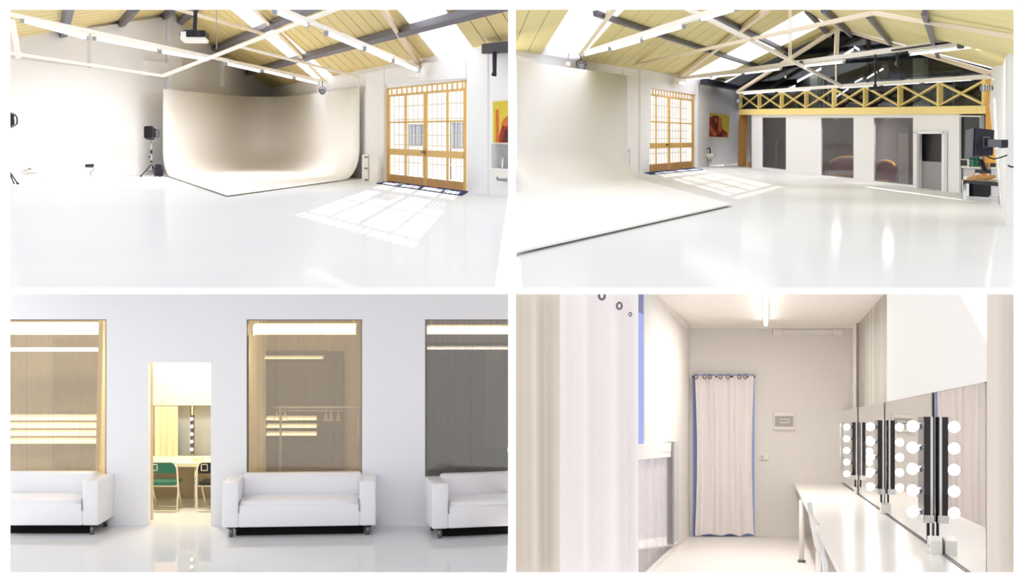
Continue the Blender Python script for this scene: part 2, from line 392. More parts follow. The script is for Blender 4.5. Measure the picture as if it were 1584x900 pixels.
# door
def door_unit(name, pl, xs, topf, basef, rows, label, grille_n, cols=4):
    """xs: jamb, stiles, jamb pixel columns; rows: fractions of height"""
    P = lambda x, fr, dist=0: hit(shift(pl, dist), x, topf(x) + (basef(x) - topf(x)) * fr)
    t = thing(name, P(xs[0], 1), label, 'door')
    t['kind'] = 'structure'
    x0, x1 = xs[0], xs[-1]
    def strip(nm, xa, xb, fa, fb, dep, mat, off=-.03, parent=t):
        return obj(nm, MB().prism([P(xa, fa, off), P(xb, fa, off), P(xb, fb, off), P(xa, fb, off)], pl[1] * dep), mat, parent)
    wpx = (x1 - x0) / 125 * 3.2
    strip('head_rail', x0, x1, 0, .014, .045, YEL); strip('transom_rail', x0, x1, .07, .092, .04, YEL)
    strip('jamb', x0, x0 + wpx, 0, 1, .045, YEL); strip('jamb', x1 - wpx, x1, 0, 1, .045, YEL)
    mid = xs[len(xs) // 2]
    leaves = ((x0 + wpx, mid - wpx * .1), (mid + wpx * .1, x1 - wpx))
    nt_ = 8
    for i in range(1, nt_ * 2):
        x = x0 + (x1 - x0) * i / (nt_ * 2); strip('transom_bar', x - wpx * .16, x + wpx * .16, .014, .07, .03, YEL)
    strip('transom_glass', x0 + wpx, x1 - wpx, .014, .07, .004, GLASS, -.012)
    for (a, b), st in zip(leaves, (xs[1], xs[3])):
        leaf = strip('door_leaf', a, b, rows[1], rows[2], .04, YEL)            # the broad lock rail carries the leaf
        sw = wpx * .55
        strip('stile', a, a + sw * 1.1, .092, 1, .04, YEL, parent=leaf); strip('stile', b - sw * 1.1, b, .092, 1, .04, YEL, parent=leaf)
        strip('stile', st - sw * .6, st + sw * .6, .092, rows[3], .035, YEL, parent=leaf)
        strip('glazing_bar', a, b, rows[0] - .008, rows[0] + .008, .035, YEL, parent=leaf)
        strip('kick_panel', a, b, rows[3], 1, .035, OCH, parent=leaf)
        for xa, xb in ((a + sw, st - sw * .6), (st + sw * .6, b - sw)):
            for fa, fb in ((.092, rows[0] - .008), (rows[0] + .008, rows[1]), (rows[2], rows[3])):
                strip('pane', xa, xb, fa, fb, .004, GLASS, -.012, parent=leaf)
    hx = mid - wpx * 1.2
    strip('handle', hx - wpx * .8, hx + wpx * .6, rows[1] + .015, rows[1] + .03, .03, BLACK, .012)
    # grille outside
    gp = -.2
    gt = thing('security_grille', P(x0, 1, gp), 'white security grille bars outside the ' + label, 'grille', 'grilles outside the glazed doors')
    for i in range(grille_n):
        x = x0 + (x1 - x0) * (i + .5) / grille_n
        obj('bar', MB().tube([P(x, -.02, gp), P(x, 1, gp)], .014, 6), GR, gt)
    for fr in (.2, .34, .5, .6, .78, .93):
        obj('cross_bar', MB().beam(P(x0 - 2, fr, gp), P(x1 + 2, fr, gp), .012, .025), GR, gt)
    return P
GR = paint('pale_grille_paint', (214, 210, 196), .5)
PD1 = door_unit('door_1', DW, [599, 628.7, 659.7, 693.4, 724], DT, base_d, (.367, .645, .71, .917), 'tall yellow double glazed door beside the cyclorama edge', 17)
# yard outside
YARD = paint('yard_wall', (150, 164, 190), .8, var=.08, scale=.8); PAVE = paint('yard_paving', (222, 220, 214), .8, var=.06)
for i, (x0, x1, y0, y1, lb) in enumerate(((631, 655, 192, 226, 'grey slats in place of a building seen through the left leaf of the tall yellow door'), (696, 720, 189, 230, 'blue grey slats in place of a building seen through the right leaf of the tall yellow door'))):
    P = shift(DW, -.6); t = thing('building_slats', hit(P, x0, 280 + i * 12), lb, 'gate')  # slats added in place of the building, gaps let sun through
    for k in range(5):
        xa = x0 + (x1 - x0) * k / 5; obj('slat', MB().prism(quadpx(P, [(xa, y1), (xa + 3.1, y1), (xa + 3.1, y0), (xa, y0)]), -DW[1] * .02), YARD, t)
    for yy in (y0 + 2, y1 - 3): obj('rail', MB().prism(quadpx(shift(P, -.03), [(x0, yy + 1.5), (x1, yy + 1.5), (x1, yy), (x0, yy)]), -DW[1] * .02), STEEL, t)
    for xx in (x0, x1 - 1): obj('post', MB().prism(quadpx(shift(P, -.05), [(xx, 283 + i * 12), (xx + 1, 283 + i * 12), (xx + 1, y0), (xx, y0)]), -DW[1] * .02), STEEL, t)
# mat
MATM = paint('navy_mat', (34, 58, 110), .9, var=.25, scale=5, bump=.3)
t = thing('door_mat', f(650, 292), 'navy blue patterned mat lying before the tall yellow door by the cyclorama', 'mat')
mp = [f(582, 284), f(602, 281.2), f(724, 297), f(714, 303)]
obj('pile', MB().prism(mp, UP * .025), MATM, t)
PINK = paint('mat_pink', (128, 88, 118), .9); PALE = paint('mat_pale', (84, 118, 150), .9)
def blob(cx, cy, rx, ry, z, n=12): return [f(cx + rx * math.cos(a), cy + ry * math.sin(a)) + UP * z for a in [2 * math.pi * k / n for k in range(n)]]
for (x, y, rx, ry, m_) in ((620, 285.6, 8, 1.5, PALE), (640, 289, 7, 1.2, PINK), (666, 292.4, 13, 1.9, PINK), (690, 296, 6, 1.4, PALE)):
    obj('woven_patch', MB().prism(blob(x, y, rx, ry, .026), UP * .004), m_, t)
# heater cabinet beside door
def cabinet(pl, x0, x1, y0, y1a, y1b, dep, label):
    t = thing('heater_cabinet', hit(pl, (x0 + x1) / 2, y1a), label, 'cabinet')
    obj('body', MB().prism(quadpx(pl, [(x0, y1a), (x1, y1b), (x1, y0 + .5), (x0, y0)]), -pl[1] * dep), CREAM, t)
    w_ = x1 - x0
    for fy in (.08, .5, .93):
        obj('latch', MB().prism(quadpx(shift(pl, .015), [(x0 + w_ * .42, y0 + (y1a - y0) * fy), (x0 + w_ * .75, y0 + (y1a - y0) * fy), (x0 + w_ * .75, y0 + (y1a - y0) * (fy + .04)), (x0 + w_ * .42, y0 + (y1a - y0) * (fy + .04))]), pl[1] * .03), BLACK, t)
    obj('door_seam', MB().prism(quadpx(shift(pl, .01), [(x0 + w_ * .9, y0 + 1), (x0 + w_ * .96, y0 + 1), (x0 + w_ * .96, y1b - 1), (x0 + w_ * .9, y1b - 1)]), pl[1] * .01), GREYP, t)
cabinet(vplane(f(560, 280), f(571, 281)), 560, 571, 239, 280, 281, .3, 'slim white cabinet standing between the cyclorama edge and the yellow door')
# clip lamp on wall
def clip_lamp(pl, cx, cy, r, label):
    c = hit(pl, cx, cy); t = thing('clip_spotlight', c, label, 'spotlight'); ax = (V((0, -1, -.3))).normalized()
    obj('lamp_head', MB().lathe(c - ax * r * 1.2, ax, [(r * .35, 0), (r * .6, r * .3), (r * .95, r * 1.2), (r, r * 1.9), (r * .86, r * 1.92), (r * .5, r * 1.2)], 16), STEEL, t, True)
    obj('lens', MB().lathe(c + ax * r * .3, ax, [(r * .7, 0), (r * .72, r * .1), (r * .2, r * .2)], 14), GREYP, t)
    obj('yoke', MB().tube([c + V((-r * 1.1, 0, 0)), c + V((-r * 1.1, 0, r * .9)), c + V((0, 0, r * 1.5)), c + V((r * 1.1, 0, r * .9)), c + V((r * 1.1, 0, 0))], r * .12, 6), DARK, t)
    obj('hanger', MB().tube([c + V((0, 0, r * 1.5)), c + V((-r * .2, r * .5, r * 3.2))], r * .12, 6), DARK, t)
clip_lamp(shift(DW, .5), 499, 141, .12, 'small dark clip spotlight hanging at the top of the cyclorama wall')
# painting
def painting(pl, P, label, full):
    t = thing('painting', hit(pl, *P(.5, 1)), label, 'painting')
    q = lambda pts, off: [hit(shift(pl, off), *P(a, b)) for a, b in pts]
    obj('canvas', MB().prism(q([(0, 1), (1, 1), (1, 0), (0, 0)], .02), pl[1] * .05), PY, t)
    for pts, m_, k in FIG: obj('painted_figure', MB().prism(q(pts, .072 + .004 * k), pl[1] * .003), m_, t)
PY = paint('canvas_yellow', (222, 200, 60), .7, var=.1, scale=4); PR = paint('canvas_red', (176, 40, 24), .7, var=.25, scale=6)
PO = paint('canvas_orange', (224, 118, 40), .7, var=.2, scale=6); PDK = paint('canvas_brown', (86, 30, 18), .7, var=.2, scale=6)
FIG = [([(.0, 1), (0, .62), (.1, .2), (.28, .1), (.42, .06), (.6, .12), (.68, .35), (.72, .6), (.98, .8), (.98, 1)], PR, 0),
       ([(.04, .55), (.14, .5), (.48, .88), (.42, 1), (.3, .92)], PO, 1), ([(.52, .1), (.66, .16), (.7, .74), (.56, .76)], PO, 1),
       ([(.24, .3), (.3, .12), (.46, .12), (.52, .4), (.5, .8), (.36, .62)], PDK, 1), ([(.34, .2), (.44, .18), (.48, .34), (.4, .44)], PO, 2),
       ([(.5, .9), (.72, .82), (.96, .96), (.9, 1), (.52, 1)], PDK, 1), ([(.76, .92), (.9, .9), (.94, .99), (.8, 1)], PO, 2)]
SP1 = shift(DW, -.02)
FIGS = FIG
FIG = [([(.04, 1), (.04, .2), (.16, .19), (.18, .98)], PO, 0), ([(.16, 1), (.2, .8), (.34, .45), (.6, .3), (1.2, .2), (1.2, 1)], PR, 0),
       ([(.24, .55), (.5, .36), (.62, .5), (.44, .62)], PO, 1), ([(.3, .98), (.4, .7), (.7, .62), (1.1, .7), (1.1, .98)], PDK, 1)]
painting(SP1, lambda u, v: (765 + u * 40, 157.5 + v * 63 - u * 3 * (1 - v) + u * .5), 'yellow and red painting cut off behind the white pier at the door', False)
FIG = FIGS
# sink at right edge
t = thing('wash_basin', hit(DW, 778, 303), 'white wall basin below the cut-off painting', 'basin')
BP = shift(DW, .03)
obj('bowl', MB().prism(quadpx(BP, [(768, 262), (800, 264), (800, 273), (789, 276), (772, 272), (768, 267)]), DW[1] * .2), CREAM, t)
obj('rim', MB().prism(quadpx(BP, [(767, 260), (801, 262), (801, 264.5), (767, 262.5)]), DW[1] * .22), WALL, t)
obj('tap', MB().tube([hit(BP, 783, 260) + DW[1] * .1, hit(BP, 783, 245) + DW[1] * .1, hit(BP, 784, 243.5) + DW[1] * .25, hit(BP, 786, 246) + DW[1] * .3], .02, 8), CHROME, t)
obj('drain', MB().tube([hit(BP, 781, 274) + DW[1] * .2, hit(BP, 781, 278) + DW[1] * .2, hit(BP, 786, 279) + DW[1] * .05], .03, 8), GREYP, t)
for (px_, py_) in ((776, 248),):
    tag(obj('tile_splashback', MB().prism(quadpx(SP1, [(761, 270), (800, 276), (800, 224), (761, 222)]), DW[1] * .02), paint('pale_tile', (226, 230, 234), .2)), 'pale tiled splashback behind the wall basin', 'splashback')
# studio lamp on tripod
def studio_lamp(base, H, label, group=None):
    t = thing('studio_lamp', base, label, 'studio lamp', group); b = V(base)
    obj('pole', MB().tube([b + UP * .25, b + UP * .95], .022, 8), CHROME, t, True)
    obj('upper_pole', MB().tube([b + UP * .95, b + UP * (H - .28)], .014, 8), CHROME, t, True)
    for z in (.55, .92): obj('clamp', MB().box(b + UP * z, (.07, .07, .09), .01), BLACK, t)
    obj('clamp_knob', MB().tube([b + V((-.03, 0, .72)), b + V((-.1, 0, .72))], .025, 8), BLACK, t)
    for a in (-2.75, -.35, 1.4):
        e = V((math.cos(a), math.sin(a), 0))
        l = obj('leg', MB().tube([b + UP * .46, b + e * .36 + UP * .02], .02, 8), DARK, t)
        obj('foot', MB().tube([b + e * .34 + UP * .03, b + e * .39 + UP * .005], .03, 8), BLACK, l)
        obj('brace', MB().beam(b + UP * .2, b + e * .2 + UP * .22, .015, .015), DARK, l)
    hc = b + UP * (H - .02)
    obj('lamp_head', MB().box(hc + V((-.03, -.05, .0)), (.34, .5, .46), .07, 2), BLACK, t)
    obj('front_grid', MB().box(hc + V((-.03, -.31, 0)), (.3, .03, .4), .01), BLACK, t)
    obj('reflector_ring', MB().tube([hc + V((.15, .05 + .12 * math.cos(a), .0)) + UP * .2 * math.sin(a) + V((.06 * math.cos(a), 0, 0)) for a in [2 * math.pi * k / 18 for k in range(18)]], .02, 6, True), GREYP, t)
    obj('yoke', MB().tube([hc + V((-.22, 0, 0)), hc + V((-.22, 0, -.22)), hc + V((0, 0, -.28)), hc + V((.2, 0, -.22)), hc + V((.2, 0, 0))], .015, 6), CHROME, t)
    obj('handle', MB().tube([hc + V((.14, .1, .15)), hc + V((.24, .1, .1)), hc + V((.25, .1, -.1)), hc + V((.17, .1, -.18))], .018, 6), DARK, t)
studio_lamp(f(234, 273.5), 1.62, 'black studio lamp on a tripod stand beside the white column')
tag(obj('speaker_box', MB().box(f(246, 272.5) + UP * .22, (.24, .3, .42), .03), DARK), 'small dark box on the floor behind the tripod lamp', 'box')
studio_lamp(f(12.5, 285), 2.02, 'black studio lamp cut off at the far left edge beside the wall')
# wall socket boxes
LW = shift(GW, .15)
t = thing('cable_box', hit(LW, 47, 268), 'cream cable trunking box low on the wall at the left', 'socket box')
obj('trunk', MB().prism(quadpx(LW, [(34, 268), (59, 267), (59, 263.5), (34, 264.5)]), GW[1] * .1), CREAM, t)
obj('socket', MB().prism(quadpx(shift(LW, .1), [(41, 266.5), (55, 266), (54, 259), (42, 259.5)]), GW[1] * .06), CREAM, t)
obj('socket_holes', MB().prism(quadpx(shift(LW, .165), [(43.5, 262), (48, 261.8), (48, 260.5), (43.5, 260.7)]), GW[1] * .01), BLACK, t)
t = thing('socket_plate', hit(LW, 137, 258), 'dark socket plate with a dangling cord low on the white wall', 'socket')
obj('plate', MB().prism(quadpx(LW, [(132, 258.5), (143, 258), (143, 253.5), (132, 254)]), GW[1] * .06), DARK, t)
obj('cord', MB().tube([hit(LW, x, y) + GW[1] * .05 for x, y in ((141, 258), (143.5, 261), (142, 264), (138.5, 266), (138, 273))], .018, 6), GREYP, t)
# projector
pc = hit(shift(T1, .8), 301, 58)
t = thing('ceiling_projector', pc, 'black and white projector hanging from the roof on a dark pole', 'projector')
obj('body', MB().box(pc, (.72, .55, .26), .05), CREAM, t)
obj('top_cover', MB().box(pc + V((.1, -.03, .06)), (.56, .56, .2), .03), BLACK, t)
obj('lens', MB().lathe(pc + V((.2, -.3, .04)), (0, -1, -.1), [(.08, 0), (.09, .05), (.06, .07)], 12), DARK, t)
obj('pole', MB().tube([pc + UP * .15, hit(shift(T1, .8), 303, 5)], .06, 8), DARK, t)
obj('cable', MB().tube([pc + V((-.36, 0, -.02)), pc + V((-.44, 0, .1)), pc + V((-.3, 0, .2)), pc + V((0, 0, .22))], .02, 6), BLACK, t)
tag(obj('hanging_wire', MB().tube([hit(shift(T1, .5), 335, 10), hit(shift(T1, .5), 335, 76)], .015, 5), GREYP), 'thin hanging wire beside the projector', 'wire')

# ================================================================== STUDIO TOWARDS THE MEZZANINE (upper right)
ROOM[0] = R2; f = R2.f
LW2 = vplane(f(997, 267.3), f(1070, 259.6)); FW = vplane(f(1143, 257.5), f(1484, 298))
dL2 = (f(997, 267.3) - f(1070, 259.6)).normalized(); dF2 = (f(1484, 298) - f(1143, 257.5)).normalized()
base2 = lambda x: lin((997, 267.3), (1070, 259.6), x)
base_f = lambda x: lin((1143, 257.5), (1484, 298), x)
eave2 = lambda x: lin((798, 53), (1094, 122), x)
floor_slab([f(780, 291), f(997, 267), f(1092, 257), f(1143, 256), f(1500, 299), f(1600, 312), f(1600, 470), f(780, 470)], FLOOR, 'glossy white painted studio floor below the mezzanine')
t2 = lambda x: lin((1003.5, 135.5), (1074, 147), x)
m = MB()
for x0, x1 in ((760, 1000), (1072, 1145)):
    m.prism(quadpx(LW2, [(x0, base2(x0)), (x1, base2(x1)), (x1, eave2(x1)), (x0, eave2(x0))]), -LW2[1] * .08)
m.prism(quadpx(LW2, [(1000, t2(1000)), (1072, t2(1072)), (1072, eave2(1072)), (1000, eave2(1000))]), -LW2[1] * .08)
wl2 = struct(obj('wall_left', m, WALL), 'white side wall with the yellow door, seen towards the mezzanine')
relief(wl2, LW2, [(986, 268.5), (1000, 267), (1004, 100), (987, 97)], .1, name='pier')
relief(wl2, LW2, [(1075, 259.5), (1092, 257.8), (1094, 122), (1075, 117.5)], .12, name='pier')
relief(wl2, LW2, [(1000, 136), (1075, 147), (1075, 118), (1000, 101)], .08, name='lintel')
relief(wl2, LW2, [(780, 290), (984, 268.5), (984, 128), (909, 112.5), (780, 82)], .08, name='lower_wall')
# cyclorama right part
D2, B2 = f(969, 275), f(1131, 320); A2 = f(745, 300); E2 = f(745, 408.5)
def cyc2(u, v, z): return A2 + (D2 - A2) * u + (E2 - A2) * v + (B2 - D2 - E2 + A2) * u * v + UP * z
path2 = [((i / 12, .2), (0, -1)) for i in range(13)]
t = thing('cyclorama', f(1000, 330), 'white cyclorama corner whose platform edge crosses the floor to a point', 'cyclorama')
o = obj('curved_backdrop', cyc_mesh(path2, .2, 1.0, lambda c, e: 3.3, cyc2, [(1, 1), (0, 1)]), WALL, t, True)
for p in o.data.polygons:
    if len(p.vertices) > 4: p.use_smooth = False
s_ = o.modifiers.new('thickness', 'SOLIDIFY'); s_.thickness = .03; s_.offset = -1
obj('platform_edge', MB().beam(E2 + UP * .006, B2 + UP * .006, .02, .012), TRIMG, t)
PD2 = door_unit('door_2', LW2, [1000, 1014, 1034, 1052, 1072], t2, base2, (.4, .655, .72, .905), 'tall yellow double glazed door beside the black mezzanine bracket', 17)
t = thing('door_mat', f(1040, 265), 'navy blue mat lying before the yellow door on the mezzanine side', 'mat')
obj('pile', MB().prism([f(996, 267.5), f(1075, 259.8), f(1088, 263), f(1008, 270.5)], UP * .025), MATM, t)
for (x, y, rx, ry, m_) in ((1025, 267, 7, .9, PALE), (1050, 264.4, 9, 1.0, PINK)):
    obj('woven_patch', MB().prism(blob(x, y, rx, ry, .026), UP * .004), m_, t)
# far wall with openings
YB = lambda x: lin((1143, 177), (1536, 175.5), x)
def columns(pl, spec, topf, basef, thick, mat, name, label):
    m = MB()
    for x0, x1, solids in spec:
        for a, b in solids:
            ya0 = topf(x0) if a is None else a; ya1 = topf(x1) if a is None else a
            yb0 = basef(x0) if b is None else b; yb1 = basef(x1) if b is None else b
            if isinstance(b, tuple): yb0, yb1 = b
            if isinstance(a, tuple): ya0, ya1 = a
            m.prism(quadpx(pl, [(x0, yb0), (x1, yb1), (x1, ya1), (x0, ya0)]), -pl[1] * thick)
    return struct(obj(name, m, mat), label)
W1_, W2_, W3_ = (1179, 1216, 181.5, 181.5, 258.5, 263), (1270, 1320.5, 182, 182, 271, 276), (1351.5, 1412.5, 182, 182, 280, 286.5)
spec = [(1161, 1179, [(None, None)]), (1179, 1216, [(None, 181.5), ((258.5, 263), None)]), (1216, 1270, [(None, None)]),
        (1270, 1320.5, [(None, 182), ((271, 276), None)]), (1320.5, 1351.5, [(None, None)]), (1351.5, 1412.5, [(None, 182), ((280, 286.5), None)]),
        (1412.5, 1423, [(None, None)]), (1423, 1461.5, [(None, 207)]), (1461.5, 1484, [(None, None)])]
wf = columns(FW, spec, YB, base_f, .05, WALL, 'wall_partition', 'white partition wall with tall grey windows under the yellow beam')
PCG = pane('grey_fluted_sheet', (226, 224, 226), .06, .12, .16, (140, 138, 140), 14)
for i, (x0, x1, a0, a1, b0, b1) in enumerate((W1_, W2_, W3_)):
    t = thing('window_%d' % (i + 1), hit(FW, (x0 + x1) / 2, b0), ['narrow translucent window next to the dim doorway', 'translucent window showing a long gilt sofa', 'widest translucent window showing a small gilt chair'][i] + ' in the partition', 'window')
    t['kind'] = 'structure'
    P = shift(FW, -.02)
    obj('pane', MB().prism(quadpx(P, [(x0, b0), (x1, b1), (x1, a1), (x0, a0)]), -FW[1] * .02), PCG, t)
    fr = MB(); k = .8
    for q in (((x0, a0), (x1, a1), (x1, a1 + k), (x0, a0 + k)), ((x0, b0 - k), (x1, b1 - k), (x1, b1), (x0, b0)), ((x0, a0), (x0 + k, a0), (x0 + k, b0), (x0, b0)), ((x1 - k, a1), (x1, a1), (x1, b1), (x1 - k, b1))):
        obj('frame_edge', MB().prism(quadpx(shift(FW, -.012), q), -FW[1] * .02), GREYP, t)
# door frame trim right of window 3 (black opening)
tr = MB()
for q in (((1419, 203), (1465, 203), (1465, 207), (1419, 207)), ((1419, 203), (1423, 203), (1422, 291), (1418.5, 290.5)), ((1461.5, 203), (1465.5, 203), (1465, 296), (1461, 295.5))):
    tr.prism(quadpx(shift(FW, .02), q), FW[1] * .08)
struct(obj('trim_1', tr, WALL), 'white frame around the black doorway in the partition', 'trim')
# rooms behind the partition
BK = shift(FW, -1.8)
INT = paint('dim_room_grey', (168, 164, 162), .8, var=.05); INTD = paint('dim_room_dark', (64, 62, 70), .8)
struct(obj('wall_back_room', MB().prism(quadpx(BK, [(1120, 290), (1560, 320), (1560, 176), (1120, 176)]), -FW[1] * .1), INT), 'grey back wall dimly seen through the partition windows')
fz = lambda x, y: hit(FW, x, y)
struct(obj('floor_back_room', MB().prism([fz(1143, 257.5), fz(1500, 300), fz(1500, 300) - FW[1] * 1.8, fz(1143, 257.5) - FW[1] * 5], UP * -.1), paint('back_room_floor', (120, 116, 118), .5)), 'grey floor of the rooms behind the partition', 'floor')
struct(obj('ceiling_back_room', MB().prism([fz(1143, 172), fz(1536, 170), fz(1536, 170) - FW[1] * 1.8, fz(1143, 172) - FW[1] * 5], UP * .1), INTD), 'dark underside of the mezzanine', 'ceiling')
for x, lb in ((1285, 'unseen lamp added in the room behind the middle grey window'), (1365, 'unseen lamp added in the room behind the widest grey window')):
    p = fz(x, 180) - FW[1] * .3; t = thing('fill_lamp', p, lb, 'lamp')  # lamp added to brighten the room behind the panes
    obj('shade', MB().box(p, (.1, 1.2, .05), .01), CREAM, t)
    strip_light(p - UP * .06 - V((0, .5, 0)), p - UP * .06 + V((0, .5, 0)), .1, 60, t)
# dim doorway at the left end
DIM = paint('taupe_wall', (140, 128, 124), .8)
struct(obj('wall_doorway_side', MB().prism([fz(1161, 260), fz(1161, 260) - FW[1] * 1.7, fz(1161, 178) - FW[1] * 1.7, fz(1161, 178)], dF2 * .2), DIM), 'taupe wall inside the dim doorway at the corner')
tag(obj('door_post', MB().prism(quadpx(shift(FW, .02), [(1141, 257), (1144, 257.5), (1145.5, 177), (1143, 177)]), -FW[1] * .3), OCH), 'narrow ochre post at the dim corner doorway', 'post')
t = thing('timber_steps', fz(1154, 259) - FW[1] * 1.5, 'wooden steps glimpsed inside the dim corner doorway', 'steps')
for i in range(3):
    c0 = fz(1149 + i * 3, 258.5) - FW[1] * (.3 + .12 * i)
    obj('step', MB().beam(c0 + UP * (.12 + .2 * i), c0 + dF2 * .5 + UP * (.12 + .2 * i), .2, .22), OCH, t)
# half-height counter in black doorway
struct(obj('wall_doorway_panel', MB().prism(quadpx(shift(FW, -.06), [(1423, 291.5), (1461.5, 295.5), (1461.5, 251), (1423, 249)]), -FW[1] * .08), paint('grey_panel', (150, 150, 154), .6)), 'grey half-height panel closing the black doorway')
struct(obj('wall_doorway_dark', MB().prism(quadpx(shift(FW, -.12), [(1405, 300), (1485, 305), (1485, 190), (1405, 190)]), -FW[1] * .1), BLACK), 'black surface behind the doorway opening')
# gilt furniture behind windows
PUR = paint('plum_upholstery', (128, 66, 86), .7, var=.15); GOLD = paint('gilt_wood', (214, 156, 66), .35, metal=.3)
def settee(x0, x1, yb, h, label, crest):
    t = thing('gilt_sofa' if crest > 1.2 else 'gilt_chair', hit(shift(FW, -.4), (x0 + x1) / 2, yb), label, 'sofa' if crest > 1.2 else 'chair')
    P = shift(FW, -.4); q = lambda u, v: hit(P, x0 + (x1 - x0) * u, yb - h * v)
    prof = [(u, .72 + .28 * math.sin(math.pi * u) ** .6) for u in [i / 14 for i in range(15)]]
    obj('backrest', MB().prism([q(0, .35)] + [q(u, v) for u, v in prof] + [q(1, .35)], -FW[1] * .05), PUR, t)
    obj('crest_rail', MB().tube([q(u, v) for u, v in prof], .05, 6), GOLD, t, True)
    s0, s1 = q(0, .36), q(1, .36)
    obj('seat', MB().prism([s0, s1, s1 + FW[1] * .2, s0 + FW[1] * .2], UP * -.2), PUR if crest < 1.2 else paint('pale_seat', (214, 208, 216), .7), t)
    a, b = s0 + FW[1] * .21 - UP * .2, s1 + FW[1] * .21 - UP * .2
    obj('apron', MB().beam(a, b, .06, .1), GOLD, t)
    for e in (a, b, s0 - UP * .2, s1 - UP * .2):
        obj('leg', MB().tube([e, e - UP * .17], [.04, .025], 6), GOLD, t)
settee(1285, 1335, 275, 32, 'long plum sofa with gilt crest behind the middle grey window', 1.5)
settee(1355, 1385, 281, 32, 'small plum chair with gilt crest behind the widest grey window', 1.0)
tag(obj('white_board', MB().prism(quadpx(shift(FW, -.2), [(1390, 285), (1412, 287), (1412, 206), (1390, 206)]), -FW[1] * .05), paint('board_white', (238, 238, 238), .5)), 'pale board leaning behind the right part of the widest grey window', 'board')
t = thing('clothes_rail', hit(shift(FW, -.3), 1205, 262), 'thin metal rail behind the narrow grey window', 'rail')
obj('post', MB().tube([hit(shift(FW, -.3), 1201, 262), hit(shift(FW, -.3), 1201, 218)], .03, 6), CHROME, t)
obj('rail', MB().tube([hit(shift(FW, -.3), 1201, 218), hit(shift(FW, -.3), 1216, 217)], .03, 6), CHROME, t)
# yellow beam, balustrade
bm_ = obj('mezzanine_beam', MB().prism(quadpx(shift(FW, .1), [(1143, 177.5), (1530, 176), (1530, 163.2), (1143, 169)]), -FW[1] * .15), YELB)
tag(bm_, 'long pale yellow beam along the top of the partition wall', 'beam')
tag(obj('corner_post', MB().prism(quadpx(shift(FW, .15), [(1524, 252), (1532, 252), (1534, 121), (1525, 122)]), -FW[1] * .12), paint('amber_post', (226, 164, 62), .5)), 'amber yellow post at the right end of the balustrade', 'post')
t = thing('balustrade', hit(FW, 1330, 166), 'yellow mezzanine balustrade with crossed diagonal bars', 'balustrade')
PX = [1145.5, 1175, 1209.4, 1247.7, 1290.4, 1339, 1392.6, 1454, 1524]
bt = lambda x: lin((1144, 145), (1526, 123), x); bb = lambda x: lin((1143, 169), (1530, 163.2), x)
FB = shift(FW, -.05)
for x in PX: obj('post', MB().beam(hit(FB, x, bb(x)), hit(FB, x, bt(x)), .1, .13, FW[1]), YELB, t)
for a, b in zip(PX, PX[1:]):
    obj('brace', MB().beam(hit(FB, a, bb(a) - 1), hit(FB, b, bt(b) + 1), .04, .07, FW[1]), YELB, t)
    obj('brace', MB().beam(hit(FB, a, bt(a) + 1), hit(FB, b, bb(b) - 1), .04, .07, FW[1]), YELB, t)
# gable glazing and dark interior
GP = shift(FW, -.15); AP = (1296, 46)
BG = pane('dark_glazing', (205, 210, 212), .05, .02)
t = thing('window_4', hit(GP, 1340, 165), 'dark triangular glazing above the mezzanine balustrade', 'window'); t['kind'] = 'structure'
cuts = [1143, 1189, 1240, 1296, 1345, 1395, 1440, 1490, 1537]
gl_top = lambda x: lin((1143, 138), AP, x) if x < 1296 else lin(AP, (1537, 113), x)
for a, b in zip(cuts, cuts[1:]):
    obj('pane', MB().prism(quadpx(GP, [(a + .2, 168), (b - .2, 168), (b - .2, gl_top(b)), (a + .2, gl_top(a))]), -FW[1] * .02), BG, t)
MZD = paint('mezzanine_dark', (36, 40, 50), .8, var=.2, scale=.3)
MB2 = shift(FW, -1.6)
struct(obj('wall_mezzanine', MB().prism(quadpx(MB2, [(1120, 172), (1560, 172), (1560, 90), (1296, 30), (1120, 130)]), -FW[1] * .1), MZD), 'dark rear wall of the mezzanine')
struct(obj('floor_mezzanine', MB().prism([fz(1143, 169), fz(1536, 164), fz(1536, 164) - FW[1] * 1.8, fz(1143, 169) - FW[1] * 5], UP * -.1), INTD), 'dark mezzanine floor behind the balustrade', 'floor')
m = MB()
for a, b in (((1143, 139), AP), (AP, (1560, 120))):
    m.prism([hit(GP, *a), hit(GP, *b), hit(GP, *b) - FW[1] * 1.5, hit(GP, *a) - FW[1] * 1.5], UP * .15)
struct(obj('ceiling_mezzanine', m, MZD), 'dark sloping ceiling inside the mezzanine', 'ceiling')
MC = shift(FW, -.5)
for x0, x1, y0, lb in ((1253, 1265, 112, 'pale column behind the dark glazing below the gable peak'), (1412, 1430, 90, 'pale column behind the dark glazing towards the amber post')):
    tag(obj('mezzanine_column', MB().prism(quadpx(MC, [(x0, 168), (x1, 168), (x1, y0), (x0, y0)]), -FW[1] * .1), paint('pale_green_column', (206, 208, 190), .7)), lb, 'column')
tag(obj('grey_screen', MB().prism(quadpx(shift(FW, -.4), [(1430, 168), (1474, 168), (1474, 131), (1430, 131)]), -FW[1] * .06), paint('pale_grey_screen', (196, 202, 202), .7)), 'pale grey screen behind the second last balustrade bay', 'screen')
BOXM = paint('cardboard_brown', (150, 128, 92), .8)
for x0, x1, y0, lb in ((1195, 1212, 145, 'brown board behind the second balustrade bay'), (1213, 1232, 143, 'brown board behind the third balustrade bay'), (1476, 1488, 148, 'small tan box behind the last balustrade bay, inner one'), (1490, 1521, 146, 'wide tan box behind the last balustrade bay')):
    tag(obj('storage_board', MB().prism(quadpx(shift(FW, -.35), [(x0, 168), (x1, 168), (x1, y0), (x0, y0)]), -FW[1] * .07), BOXM), lb, 'box', 'stored boards on the mezzanine')
